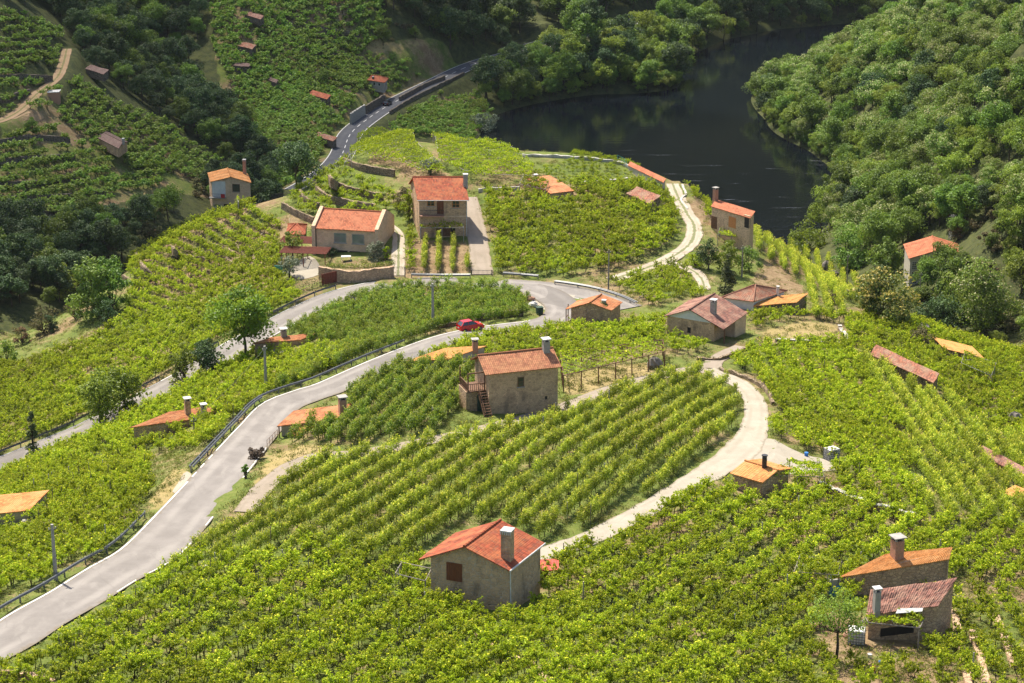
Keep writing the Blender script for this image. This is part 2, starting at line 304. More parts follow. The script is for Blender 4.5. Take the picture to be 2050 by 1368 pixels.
    M['red_sheet'] = m_plain('red_sheet', (.46, .075, .05), (.40, .06, .04), 2)
    M['bin_green'] = m_plain('bin_green', (.035, .07, .045), None, 3)
    M['tank'] = m_plain('tank', (.72, .70, .65), (.60, .58, .54), 3, .45)
    M['rock'] = m_plain('rock', (.24, .21, .18), (.13, .115, .10), 1.3, .95, .1, 0, .9)
    M['pale_rock'] = m_plain('pale_rock', (.60, .55, .47), (.42, .37, .30), 1.3, .95, .1, 0, .9)
    M['car_red'] = m_plain('car_red', (.50, .012, .014), (.48, .012, .014), 1, .22, .6, 0, 0)
    M['car_black'] = m_plain('car_black', (.012, .012, .014), None, 1, .2, .6, 0, 0)
    M['tyre'] = m_plain('tyre', (.016, .016, .016), None, 3, .9)
    M['lamp_red'] = m_plain('lamp_red', (.45, .01, .01), None, 1, .15)
    M['flower'] = m_plain('flower', (.55, .03, .04), (.6, .12, .14), 8)
    # leaves
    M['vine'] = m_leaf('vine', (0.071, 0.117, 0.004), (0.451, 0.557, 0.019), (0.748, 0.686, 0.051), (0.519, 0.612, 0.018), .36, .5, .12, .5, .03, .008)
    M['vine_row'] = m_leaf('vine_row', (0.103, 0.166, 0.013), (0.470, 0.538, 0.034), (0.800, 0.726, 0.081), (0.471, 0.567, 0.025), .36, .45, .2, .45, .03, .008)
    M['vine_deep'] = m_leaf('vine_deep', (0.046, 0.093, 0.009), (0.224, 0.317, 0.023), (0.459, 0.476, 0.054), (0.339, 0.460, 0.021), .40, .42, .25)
    M['vine_far'] = m_leaf('vine_far', (0.104, 0.212, 0.029), (0.337, 0.469, 0.050), (.20, .25, .04), (.25, .35, .03), .35, .5, .3, .3)
    M['oak'] = m_leaf('oak', (0.072, 0.139, 0.017), (0.239, 0.349, 0.036), None, (.22, .30, .03), .32, .5, .3)
    M['dark_tree'] = m_leaf('dark_tree', (0.034, 0.074, 0.025), (0.108, 0.168, 0.047), None, (.10, .16, .02), .25, .55, .25, .3)
    M['chestnut'] = m_leaf('chestnut', (0.083, 0.164, 0.020), (0.293, 0.411, 0.042), (.46, .45, .20), (.24, .32, .04), .32, .5, .3)
    M['chestnut_gold'] = m_leaf('chestnut_gold', (0.053, 0.083, 0.015), (0.180, 0.210, 0.033), (.50, .37, .10), (.30, .30, .04), .32, .5, .3)
    M['light_tree'] = m_leaf('light_tree', (0.117, 0.186, 0.020), (0.333, 0.419, 0.038), None, (.30, .36, .04), .38, .5, .3)
    M['lime_tree'] = m_leaf('lime_tree', (0.073, 0.149, 0.010), (0.267, 0.392, 0.024), None, (.34, .42, .03), .4, .45, .3)
    M['olive'] = m_leaf('olive', (0.112, 0.138, 0.075), (0.250, 0.281, 0.175), None, (.2, .24, .1), .2, .5, .3, .2)
    M['conifer'] = m_leaf('conifer', (0.053, 0.075, 0.027), (0.135, 0.165, 0.053), None, (.10, .14, .03), .2, .6, .2, .2)
    M['scrub'] = m_leaf('scrub', (0.108, 0.102, 0.042), (0.264, 0.240, 0.102), (.30, .17, .09), (.2, .2, .06), .25, .7, .15)
    M['twig'] = m_leaf('twig', (.08, .055, .04), (.17, .12, .09), None, (.1, .08, .05), .1, .9, .1)
    M['weed'] = m_leaf('weed', (.10, .13, .025), (.25, .27, .06), (.42, .36, .13), (.3, .32, .05), .35, .7, .2)
build_materials()

# ------------------------------------------------------------------ mesh helpers
def new_mesh(name, V, Fc, mats, smooth=False, midx=None, uv=None, tint=None):
    me = bpy.data.meshes.new(name); me.from_pydata([tuple(v) for v in V], [], [tuple(f) for f in Fc])
    for m in (mats if isinstance(mats, (list, tuple)) else [mats]): me.materials.append(MAT[m] if isinstance(m, str) else m)
    if midx is not None: me.polygons.foreach_set('material_index', midx)
    if smooth: me.polygons.foreach_set('use_smooth', [True]*len(me.polygons))
    if uv is not None:
        l = me.uv_layers.new(name='UVMap'); li = np.empty(len(me.loops), np.int32); me.loops.foreach_get('vertex_index', li)
        l.data.foreach_set('uv', np.asarray(uv, np.float32)[li].ravel())
    me.update(); return me
def link(name, me, parent=None, loc=None, rotz=None):
    o = bpy.data.objects.new(name, me); COL.objects.link(o)
    if parent is not None: o.parent = parent
    if loc is not None: o.location = loc
    if rotz is not None: o.rotation_euler = (0, 0, rotz)
    return o
def tag(o, label=None, cat=None, group=None, kind=None):
    for k, v in (('label', label), ('category', cat), ('group', group), ('kind', kind)):
        if v: o[k] = v
    return o
def empty(name, loc, rotz, label, cat, group=None):
    o = bpy.data.objects.new(name, None); COL.objects.link(o); o.location = loc; o.rotation_euler = (0, 0, rotz); o.empty_display_size = .5
    return tag(o, label, cat, group)
class MB:
    """collects boxes, bars and prisms into one mesh"""
    def __init__(s): s.V = []; s.F = []; s.mi = []
    def add(s, V, Fc, mi=0):
        k = len(s.V); s.V += [tuple(v) for v in V]; s.F += [tuple(i+k for i in f) for f in Fc]; s.mi += [mi]*len(Fc); return s
    def box(s, c, d, rz=0, mi=0, taper=1.0):
        x, y, z = (k/2 for k in d); V = []
        for sz in (-1, 1):
            f = taper if sz > 0 else 1
            for sx, sy in ((-1, -1), (1, -1), (1, 1), (-1, 1)):
                a, b = sx*x*f, sy*y*f; V.append((c[0]+a*math.cos(rz)-b*math.sin(rz), c[1]+a*math.sin(rz)+b*math.cos(rz), c[2]+sz*z))
        return s.add(V, [(3, 2, 1, 0), (4, 5, 6, 7), (0, 1, 5, 4), (1, 2, 6, 5), (2, 3, 7, 6), (3, 0, 4, 7)], mi)
    def box2(s, a, b, mi=0): return s.box([(p+q)/2 for p, q in zip(a, b)], [abs(q-p) for p, q in zip(a, b)], 0, mi)
    def bar(s, p, q, r=.05, n=6, r2=None, mi=0):
        p, q = Vector(p), Vector(q); d = (q-p); r2 = r if r2 is None else r2
        if d.length < 1e-6: return s
        z = d.normalized(); x = z.orthogonal().normalized(); y = z.cross(x); V = []
        for c, rr in ((p, r), (q, r2)):
            for k in range(n):
                a = 2*math.pi*k/n; V.append(c+x*rr*math.cos(a)+y*rr*math.sin(a))
        return s.add(V, [(k, (k+1) % n, n+(k+1) % n, n+k) for k in range(n)]+[tuple(range(n-1, -1, -1)), tuple(range(n, 2*n))], mi)
    def beam(s, p, q, w=.1, h=.1, mi=0):
        p, q = Vector(p), Vector(q); z = (q-p).normalized(); x = z.cross(Vector((0, 0, 1)))
        x = x.normalized() if x.length > 1e-4 else Vector((1, 0, 0)); y = x.cross(z); V = []
        for c in (p, q):
            for a, b in ((-1, -1), (1, -1), (1, 1), (-1, 1)): V.append(c+x*a*w/2+y*b*h/2)
        return s.add(V, [(0, 1, 2, 3), (7, 6, 5, 4), (1, 0, 4, 5), (2, 1, 5, 6), (3, 2, 6, 7), (0, 3, 7, 4)], mi)
    def prism(s, poly, z0, z1, mi=0):
        n = len(poly); V = [(p[0], p[1], z0) for p in poly]+[(p[0], p[1], z1) for p in poly]
        return s.add(V, [tuple(range(n-1, -1, -1)), tuple(range(n, 2*n))]+[(k, (k+1) % n, n+(k+1) % n, n+k) for k in range(n)], mi)
    def build(s, name, mats, parent=None, smooth=False, loc=None, rotz=None):
        return link(name, new_mesh(name, s.V, s.F, mats, smooth, s.mi), parent, loc, rotz)
# ------------------------------------------------------------------ roads (they cut their own bench into the hill)
def road_line(px, step=2.0, sm=6, widths=None):
    P = pts(px)
    if widths is not None: P = np.column_stack((P, widths))
    P = spline(P, step); Z = smooth_line(P[:, 2:3], sm*3); P[:, 2] = Z[:, 0]; return P
LOWER = road_line([(-120,1345),(-60,1312),(12,1274),(75,1236),(150,1195),(225,1150),(300,1105),(372,1030),(438,952),(522,855),(560,817),(615,791),(672,769),(797,715),(897,678),(985,660),(1076,649),(1118,634),(1124,612),(1092,588),(1040,573)],
                  widths=[5.6,5.6,5.6,5.7,5.8,6.0,6.3,6.2,5.9,5.6,5.4,5.2,5.0,4.8,4.6,4.6,4.6,5,5.5,6,6])
UPPER = road_line([(1262,616),(1215,601),(1150,585),(1070,574),(960,566),(860,563),(760,570),(678,590),(605,622),(530,662),(453,706),(380,750),(280,803),(185,852),(100,891),(0,938),(-90,980)],
                  widths=[4.5,5,6,6.5,5.5,5,4.8,5,5.2,5.2,5.4,5.2,5,5,5,5,5])
FAR = road_line([(688,302),(702,268),(735,238),(790,205),(860,170),(945,131),(1060,96),(1180,70),(1290,36),(1385,5),(1450,-20)], 3., 8, [7.2]*11)
_d = FAR[0, :2]-FAR[4, :2]; _d /= np.linalg.norm(_d)
FAR = np.vstack(([(*(FAR[0, :2]+_d*k+np.array((-.004, 0))*k*k), FAR[0, 2], 7.2) for k in (45, 42, 39, 36, 33, 30, 27, 24, 21, 18, 15, 12, 9, 6, 3)], FAR))
TRACKS = {
 'field_lane': ([(1070,1118),(1110,1102),(1180,1078),(1290,1022),(1400,958),(1480,905),(1508,860),(1513,815),(1497,783),(1462,760),(1412,741)],
                [3.2,3.1,2.9,3.0,3.7,4.6,3.5,2.9,2.8,2.9,3.6], 'concrete'),
 'upper_lane': ([(1425,738),(1432,722),(1456,708),(1486,694)], [2.8,2.6,2.6,2.6], 'gravel'),
 'house_lane': ([(1415,738),(1345,748),(1240,774),(1130,815),(1010,848),(860,882),(730,906),(640,915),(585,935),(530,975),(488,1025)],
                [3.6,2.8,2.6,2.6,2.4,2.4,2.4,2.6,2.6,2.4,2.2], 'gravel'),
 'knoll_track': ([(1225,560),(1290,538),(1345,515),(1382,487),(1390,455),(1374,425),(1358,395),(1346,368)], [2.8,2.8,3.0,3.0,2.9,2.7,2.5,2.4], 'track'),
 'branch_track': ([(1325,522),(1375,537),(1402,556),(1412,580)], [2.2,2.4,2.2,1.8], 'track'),
 'driveway': ([(966,550),(962,520),(955,470),(947,430),(938,395)], [3.6,3.4,3.3,3.1,3.0], 'gravel'),
 'entrance_ramp': ([(797,552),(798,500),(797,472),(786,455),(766,442)], [2.3,2.2,2.0,1.6,1.4], 'track'),
 'hill_track': ([(-40,250),(0,243),(40,222),(62,200),(78,184),(112,158),(126,130),(134,98)], [3.4,3.4,3.2,3,2.8,2.8,2.8,2.6], 'dirt_track')}
TL = {k: (road_line(a, 1.5, 4, w), m) for k, (a, w, m) in TRACKS.items()}
def flatten(P, edge=3.0, drop=.13):
    global HG
    gx = GX0+GS*np.arange(GNX); gy = GY0+GS*np.arange(GNY)
    x0, x1 = P[:, 0].min()-12, P[:, 0].max()+12; y0, y1 = P[:, 1].min()-12, P[:, 1].max()+12
    i0, i1 = np.searchsorted(gx, (x0, x1)); j0, j1 = np.searchsorted(gy, (y0, y1))
    X, Y = np.meshgrid(gx[i0:i1], gy[j0:j1]); best = np.full(X.shape, 1e9); zz = np.zeros(X.shape); ww = np.zeros(X.shape)
    for k in range(len(P)):
        d = np.hypot(X-P[k, 0], Y-P[k, 1])-P[k, 3]/2; m = d < best; best[m] = d[m]; zz[m] = P[k, 2]; ww[m] = P[k, 3]
    f = np.clip((best-1.6)/edge, 0, 1); f = f*f*(3-2*f); H = HG[j0:j1, i0:i1]
    HG[j0:j1, i0:i1] = H*f+(zz-drop)*(1-f)
for P in (UPPER, LOWER, FAR): flatten(P)
for P, m in TL.values(): flatten(P, 1.5, .08)
def ribbon(name, P, mat, off=(-.5, .5), lift=.0, rag=0.0, cols=4, kind='structure', dash=None):
    """a strip along the line P; off are its edges as shares of the width (or metres when beyond 1)"""
    T = np.gradient(P[:, :2], axis=0); T /= np.linalg.norm(T, axis=1)[:, None]+1e-9; N = np.stack((T[:, 1], -T[:, 0]), 1); V = []; UVS = []; n = len(P)
    for k in range(n):
        for c in range(cols+1):
            s = (off[0]+(off[1]-off[0])*c/cols)*P[k, 3]
            if rag and c in (0, cols): s *= 1+rag*(RNG.random()-.5)
            V.append((P[k, 0]+N[k, 0]*s, P[k, 1]+N[k, 1]*s, P[k, 2]+lift)); UVS.append((c/cols, k*np.linalg.norm(P[1, :2]-P[0, :2])))
    m = cols+1; Fc = []
    for k in range(n-1):
        if dash and (k % dash[0]) >= dash[1]: continue
        Fc += [(k*m+c, (k+1)*m+c, (k+1)*m+c+1, k*m+c+1)[::-1] for c in range(cols)]
    return V, Fc, UVS
def strips(name, items, mat, label, cat=None):
    b = MB(); uv = []
    for V, Fc, q in items: b.add(V, Fc); uv += q
    o = link(name, new_mesh(name, b.V, b.F, mat, uv=uv)); return tag(o, label, cat, None, 'structure')
strips('road', [ribbon('r', LOWER, 0)], 'asphalt', 'pale grey lane climbing past the red car to the bend')
strips('road', [ribbon('r', UPPER, 0, lift=-.02)], 'asphalt', 'pale grey upper lane running from the bend down to the left edge')
strips('road', [ribbon('r', FAR, 0)], 'asphalt_dark', 'dark two lane road along the river bank')
def subline(P, a, b, step=None):
    n = len(P); Q = P[int(a*n):max(int(b*n), int(a*n)+2)]; return spline(Q, step) if step else Q
def edge(P, off, w, **k):
    s = off-w/2, off+w/2; W = P.copy(); W[:, 3] = 1.0; base = P[:, 3]*(.5 if off > 0 else -.5)-(.18 if off > 0 else -.18)
    T = np.gradient(P[:, :2], axis=0); T /= np.linalg.norm(T, axis=1)[:, None]+1e-9; N = np.stack((T[:, 1], -T[:, 0]), 1)
    if off != 0: W[:, :2] += N*base[:, None]
    return ribbon('m', W, 0, (-w/2, w/2), .008, cols=1, **k)
lo1 = subline(LOWER, 0, .86)
i_d0, i_d1 = .37, .47
strips('road_marking', [edge(subline(LOWER, 0, .335), -1, .17), edge(subline(LOWER, .335, .40), -1, .17, dash=(2, 1)), edge(subline(LOWER, .40, .86), -1, .15),
                        edge(subline(LOWER, .24, .42), 1, .13), edge(subline(LOWER, .12, .22), 1, .13, dash=(3, 2))], 'paint', 'white edge lines of the lower lane')
strips('road_marking', [edge(subline(UPPER, .0, .3), -1, .14), edge(subline(UPPER, .3, 1), 1, .15), edge(subline(UPPER, .42, 1), -1, .12)], 'paint', 'white edge lines of the upper lane')
strips('road_marking', [edge(FAR, -1, .22), edge(FAR, 1, .22), edge(FAR, 0, .20, dash=(2, 1))], 'paint', 'white lines of the dark river road')
TLAB = {'upper_lane': 'short gravel lane rising to the white gable house', 'field_lane': 'pale concrete lane curving round the trellised field', 'house_lane': 'grey gravel lane passing the balcony house', 'knoll_track': 'sandy track climbing the knoll',
        'branch_track': 'sandy spur forking off the knoll track', 'driveway': 'steep cobbled driveway beside the tall stone house', 'entrance_ramp': 'pale ramp between the two houses', 'hill_track': 'tan dirt track on the far left slope'}
for k, (P, m) in TL.items():
    V, Fc, q = ribbon('t', P, 0, lift=.02, rag=.16); V = [(x, y, max(float(hz(x, y))+.07, min(z, float(hz(x, y))+.16))) for x, y, z in V]; strips(k, [(V, Fc, q)], m, TLAB[k])
def ground_patch(name, px, mat, label, lift=.05, flat=False):
    P = pts(px)[:, :2]; P = spline(np.vstack((P, P[:1])), 1.2)[:-1] if not flat else P
    c = P.mean(0); V = []; Fc = []; R = 5; n = len(P)
    for r in range(1, R+1):
        for p in P:
            q = c+(p-c)*r/R*(1+(RNG.random()-.5)*.05*(r == R)); V.append((q[0], q[1], float(hz(q[0], q[1]))+lift))
    V.append((c[0], c[1], float(hz(*c))+lift)); k0 = len(V)-1
    for k in range(n):
        Fc.append((k0, k, (k+1) % n))
        for r in range(R-1): Fc.append((r*n+k, (r+1)*n+k, (r+1)*n+(k+1) % n, r*n+(k+1) % n))
    return tag(link(name, new_mesh(name, V, Fc, mat, uv=[(.28, .1*k) for k in range(len(V))])), label, None, None, 'structure')
YARDS = {'yard': [(1462,945),(1500,905),(1530,878),(1606,909),(1650,921),(1688,937),(1645,946),(1578,951),(1520,956)],
         'bend': [(1030,575),(1085,572),(1150,584),(1140,604),(1100,622),(1072,610)], 'court': [(508,398),(545,396),(578,400),(566,412),(540,420),(515,412)],
         'turn': [(20,240),(60,222),(78,224),(88,238),(50,242)], 'lay': [(345,985),(372,945),(384,960),(356,990)], 'terrace': [(575,545),(610,515),(632,520),(640,548),(600,560)]}
ground_patch('concrete_yard', YARDS['yard'], 'concrete', 'pale concrete yard above the small orange hut')
ground_patch('road_apron', YARDS['bend'], 'concrete', 'pale gravel apron inside the road bend')
ground_patch('sandy_court', YARDS['court'], 'track', 'sandy court beside the white balcony house')
ground_patch('dirt_turnout', YARDS['turn'], 'dirt_track', 'tan dirt turnout on the far left track')
ground_patch('layby', YARDS['lay'], 'track', 'dusty layby beside the lower lane')
ground_patch('paved_terrace', YARDS['terrace'], 'concrete', 'pale paved terrace below the timber slats')

# ------------------------------------------------------------------ the ground sheet, the river
def region(px): return pts(px)[:, :2]
gx = GX0+GS*np.arange(GNX); gy = GY0+GS*np.arange(GNY); XX, YY = np.meshgrid(gx, gy)
def cover():
    weed = np.full(XX.shape, .56); dry = np.zeros(XX.shape); wood = np.zeros(XX.shape)
    def setp(A, px, v, n=2):
        m = inpoly(XX, YY, region(px)).astype(float); m = blur(m, n); A[:] = A*(1-m)+v*m
    wood[YY > 415+np.maximum(0, XX-20)*.5] = .0
    far = blur((((YY > 400) & (XX < -30)) | (YY > 445) | ((XX > 62) & (YY > 360))).astype(float), 3); wood[:] = far
    wood[(YY > 760) | (XX > 150) | (XX < -190)] = 1
    # hillsides that are vineyard, not wood
    for px in ([(0,140),(120,170),(120,250),(230,230),(420,330),(520,390),(430,400),(330,380),(180,430),(0,440)], [(420,0),(750,0),(760,90),(900,100),(930,130),(800,190),(720,230),(680,300),(560,390),(530,330),(440,180)],
               [(790,245),(880,190),(960,190),(985,230),(940,290),(780,270)]):
        setp(wood, px, 0.0); setp(weed, px, .52)
    setp(dry, [(700,60),(800,80),(900,110),(890,130),(760,120),(700,90)], .6); setp(dry, [(1050,30),(1120,10),(1180,60),(1070,90)], .6)
    setp(dry, [(230,400),(330,350),(340,390),(270,440)], .5)
    setp(weed, [(330,1200),(440,1075),(700,1060),(1170,790),(1370,735),(1490,790),(1480,870),(1290,1000),(1100,1095),(850,1125)], .62)
    setp(weed, [(0,1300),(440,1080),(850,1140),(1100,1200),(1500,1200),(1500,1400),(0,1450)], .68)
    setp(dry, [(490,1030),(520,960),(545,905),(640,890),(700,905),(600,935),(530,985),(500,1040)], .75)
    setp(dry, [(395,1010),(470,960),(480,1000),(400,1085),(365,1110)], .42); setp(dry, [(1115,750),(1180,738),(1330,722),(1330,742),(1130,800)], .95, 1)
    setp(dry, [(1500,665),(1600,640),(1680,650),(1690,680),(1560,692),(1500,690)], .62); setp(dry, [(300,985),(345,930),(380,940),(340,1000),(270,1080)], .75)
    setp(weed, [(1140,330),(1230,318),(1280,350),(1160,365),(1050,330)], .85); setp(weed, [(400,1095),(480,1000),(500,985),(470,960),(410,1035)], .8)
    for px in ([(820,548),(825,480),(935,490),(942,550)], [(700,345),(710,315),(820,350),(860,372),(900,350),(760,300)], [(960,385),(1060,370),(1110,390),(1000,398)], [(1500,560),(1570,520),(1610,580),(1560,590)],
               [(1390,370),(1420,390),(1420,460),(1390,440)], [(1700,1330),(1900,1310),(1900,1400),(1650,1400)], [(1620,1210),(1760,1250),(1850,1300),(1640,1320)]):
        setp(weed, px, .08, 1)
    setp(weed, [(580,400),(640,345),(760,380),(790,430),(640,440)], .75); setp(dry, [(600,410),(690,360),(740,410),(660,430)], .35)
    setp(weed, [(300,560),(430,430),(560,430),(555,560),(470,640)], .42)
    return weed, dry, wood
def build_ground():
    V = np.stack((XX, YY, HG), -1).reshape(-1, 3); idx = np.arange(GNX*GNY).reshape(GNY, GNX)
    Fq = np.stack((idx[:-1, :-1], idx[:-1, 1:], idx[1:, 1:], idx[1:, :-1]), -1).reshape(-1, 4)
    me = bpy.data.meshes.new('terrain'); me.vertices.add(len(V)); me.vertices.foreach_set('co', V.astype(np.float32).ravel())
    me.loops.add(Fq.size); me.loops.foreach_set('vertex_index', Fq.astype(np.int32).ravel()); me.polygons.add(len(Fq))
    me.polygons.foreach_set('loop_start', np.arange(0, Fq.size, 4, dtype=np.int32)); me.polygons.foreach_set('use_smooth', np.ones(len(Fq), bool)); me.update()
    for nm, A in zip(('weed', 'dry', 'wood'), cover()):
        a = me.attributes.new(nm, 'FLOAT', 'POINT'); a.data.foreach_set('value', A.astype(np.float32).ravel())
    me.materials.append(MAT['ground']); tag(link('terrain', me), 'vineyard hill and valley slopes', None, None, 'structure')
    b = MB(); b.add([(-250, 420, 0), (330, 420, 0), (330, 1055, 0), (-250, 1055, 0)], [(0, 1, 2, 3)])
    tag(b.build('river', 'river'), 'dark still river curving through the valley', None, None, 'structure')
build_ground()
# ------------------------------------------------------------------ buildings
def z_at(x, y, v):
    """height at which a point standing at x, y is seen on photograph row v"""
    b = (CY-v)/F; return CAMH+y*(b*CP_-SP)/(CP_+b*SP)
def bilerp(Q, a, b): return (Q[0]*(1-a)+Q[1]*a)*(1-b)+(Q[3]*(1-a)+Q[2]*a)*b
def tiled_slope(mb, Q, pitch=.26, amp=.035, rowlen=.38, wob=.0, thick=.11, uv=None, uvo=0.):
    """a corrugated slab; Q = eave start, eave end, ridge end, ridge start"""
    Q = [np.asarray(q, float) for q in Q]; W = max(np.linalg.norm(Q[1]-Q[0]), np.linalg.norm(Q[2]-Q[3])); L = max(np.linalg.norm(Q[3]-Q[0]), np.linalg.norm(Q[2]-Q[1]))
    nu = max(4, int(W/pitch)*4); nv = max(2, int(L/rowlen)); nrm = np.cross(Q[1]-Q[0], Q[3]-Q[0]); nrm /= np.linalg.norm(nrm)
    if nrm[2] < 0: nrm = -nrm
    ph = RNG.normal(0, 1, (nv+1, nu//4+2)); top = []; bot = []
    low = RNG.normal(0, 1, (5, 5))
    for j in range(nv+1):
        for i in range(nu+1):
            a, b = i/nu, j/nv; p = bilerp(Q, a, b); c = abs(math.sin(math.pi*i/4.0+.4))
            la, lb = a*3.99, b*3.99; ia, ib = int(la), int(lb); fa, fb = la-ia, lb-ib
            sag = (low[ib, ia]*(1-fa)+low[ib, ia+1]*fa)*(1-fb)+(low[ib+1, ia]*(1-fa)+low[ib+1, ia+1]*fa)*fb
            k = i//4; h = amp*(c-.5)+wob*(.35*ph[j, k]+sag*1.2)
            q = p+nrm*h
            if j == 0: q = q+(Q[0]-Q[3])/np.linalg.norm(Q[0]-Q[3])*wob*ph[0, k]*.9
            top.append(q); bot.append(p-nrm*thick); uv.append((a*W+uvo, b*L+uvo))
    n = len(top); uv += uv[-n:]; m = nu+1
    Fc = [(j*m+i, j*m+i+1, (j+1)*m+i+1, (j+1)*m+i) for j in range(nv) for i in range(nu)]
    Fb = [(n+(j+1)*m+i, n+(j+1)*m+i+1, n+j*m+i+1, n+j*m+i) for j in range(nv) for i in range(nu)]
    rim = [j for j in range(m)]+[j*m+nu for j in range(1, nv+1)]+[nv*m+i for i in range(nu-1, -1, -1)]+[j*m for j in range(nv-1, 0, -1)]
    Fs = [(rim[k], n+rim[k], n+rim[(k+1) % len(rim)], rim[(k+1) % len(rim)]) for k in range(len(rim))]
    if np.dot(np.cross(Q[1]-Q[0], Q[3]-Q[0]), nrm) < 0: Fc = [f[::-1] for f in Fc]; Fb = [f[::-1] for f in Fb]
    mb.add(top+bot, Fc+Fb+Fs)
FOOT = []; FCLEAR = []          # footprints in plan, kept clear of vines
class House:
    def __init__(s, name, label, cat, e1, vb, e2, depth=None, bl=None, br=None, roof='gable_f', rise=1.2, rp=.5, over=(.3, .3, .3, .3), wall='stone_grey',
                 tile='tile_red', wob=.012, group=None, ridge=True, pitch=.26, gable=None, hip_in=.5, amp=.035, lo=-2.8, front=1.2):
        P0 = pt(e1[0], vb); z0 = P0[2]; ze = z_at(P0[0], P0[1], e1[1]); h = ze-z0
        P1 = at_z(e2[0], e2[1], ze); X = P1[:2]-P0[:2]; W = np.linalg.norm(X); X = X/W; Y = np.array((-X[1], X[0]))
        s.O = P0.copy(); s.X, s.Y, s.W, s.h = X, Y, W, h; s.rot = math.atan2(X[1], X[0])
        back = rise if roof == 'mono' else 0.
        def loc(p): d = np.asarray(p)[:2]-P0[:2]; return np.array((d@X, d@Y))
        s.loc = loc
        BL = loc(at_z(bl[0], bl[1], ze+back)) if bl else np.array((0., depth))
        BR = loc(at_z(br[0], br[1], ze+back)) if br else BL+np.array((W, 0))
        s.C = [np.array((0., 0)), np.array((W, 0.)), BR, BL]; s.L = np.linalg.norm(BL)
        s.e = empty(name, P0, s.rot, label, cat, group); FOOT.append([P0[:2]+c[0]*X+c[1]*Y for c in s.C]); FCLEAR.append(front)
        C = [np.array((*c, h)) for c in s.C]; fl, fr, rr, rl = over
        up = np.array((0, 0, 1.)); dX = np.array((1., 0, 0)); dB = np.array((*(BL/s.L), 0.))
        b = MB(); V = [(c[0], c[1], lo) for c in s.C]
        slopes = []
        def ext(Q, e0, e1_, side0, side1):
            """push the eave out by e0 and the verges by side0/side1, staying in the plane"""
            Q = [q.copy() for q in Q]; d0 = Q[0]-Q[3]; d1 = Q[1]-Q[2]
            Q[0] += d0/np.linalg.norm(d0)*e0; Q[1] += d1/np.linalg.norm(d1)*e0
            if e1_: Q[3] -= d0/np.linalg.norm(d0)*e1_; Q[2] -= d1/np.linalg.norm(d1)*e1_
            w0 = (Q[1]-Q[0])/np.linalg.norm(Q[1]-Q[0]); wt = Q[2]-Q[3]; wt = wt/max(np.linalg.norm(wt), 1e-6)
            Q[0] -= w0*side0; Q[1] += w0*side1; Q[3] -= wt*side0; Q[2] += wt*side1; return Q
        if roof == 'gable_f':
            A0 = C[0]*(1-rp)+C[1]*rp+up*rise; A1 = C[3]*(1-rp)+C[2]*rp+up*rise
            V += [tuple(C[0]), tuple(C[1]), tuple(C[2]), tuple(C[3]), tuple(A0), tuple(A1)]
            b.add(V, [(0, 1, 5, 8, 4), (1, 2, 6, 5), (2, 3, 7, 9, 6), (3, 0, 4, 7), (4, 8, 9, 7), (8, 5, 6, 9)])
            slopes = [ext([C[3], C[0], A0, A1], fr and over[3], 0, rr, fl), ext([C[1], C[2], A1, A0], over[1], 0, fl, rr)]
            ridge_l = (A0-dB*fl, A1+dB*rr)
            if gable:
                g = MB(); q = [C[0]-(0, .03, 0), C[1]-(0, .03, 0), A0-(0, .03, 0)]; k = [p-(0, .06, 0) for p in q]
                g.add(k+q, [(0, 1, 2), (5, 4, 3), (0, 3, 4, 1), (1, 4, 5, 2), (2, 5, 3, 0)]); g.build('gable', gable, s.e)
        elif roof == 'gable_s':
            A0 = C[0]*(1-rp)+C[3]*rp+up*rise; A1 = C[1]*(1-rp)+C[2]*rp+up*rise
            V += [tuple(C[0]), tuple(C[1]), tuple(C[2]), tuple(C[3]), tuple(A0), tuple(A1)]
            b.add(V, [(0, 1, 5, 4), (1, 2, 6, 9, 5), (2, 3, 7, 6), (3, 0, 4, 8, 7), (4, 5, 9, 8), (8, 9, 6, 7)])
            slopes = [ext([C[0], C[1], A1, A0], fl, 0, over[3], over[1]), ext([C[2], C[3], A0, A1], rr, 0, over[1], over[3])]
            ridge_l = (A0-dX*over[3], A1+dX*over[1])
        elif roof == 'hip':
            t = hip_in; m0 = (C[0]+C[3])/2; m1 = (C[1]+C[2])/2; A0 = m0*(1-t*.5)+m1*t*.5+up*rise; A1 = m0*t*.5+m1*(1-t*.5)+up*rise
            if t >= 1: A0 = A1 = (m0+m1)/2+up*rise
            cen = sum(C)/4; K = [c+(c-cen)/np.linalg.norm((c-cen)[:2])*fl*1.4-up*fl*.35 for c in C]
            V += [tuple(c) for c in C]; b.add(V, [(0, 1, 5, 4), (1, 2, 6, 5), (2, 3, 7, 6), (3, 0, 4, 7), (4, 5, 6, 7)])
            slopes = [[K[0], K[1], A1, A0], [K[1], K[2], A1, A1], [K[2], K[3], A0, A1], [K[3], K[0], A0, A0]]; ridge_l = (A0, A1)
        else:
            C[2] = C[2]+up*rise; C[3] = C[3]+up*rise; V += [tuple(c) for c in C]
            b.add(V, [(0, 1, 5, 4), (1, 2, 6, 5), (2, 3, 7, 6), (3, 0, 4, 7), (4, 5, 6, 7)])
            slopes = [ext([C[0], C[1], C[2], C[3]], fl, rr, over[3], over[1])]; ridge_l = None
        s.C3 = C; s.slopes = slopes
        s.walls = b.build('wall', wall, s.e)
        r = MB(); uv = []
        for k, Q in enumerate(slopes): tiled_slope(r, [q+up*.13 for q in Q], pitch=pitch, wob=wob, uv=uv, uvo=k*13.7+RNG.random()*30, amp=amp)
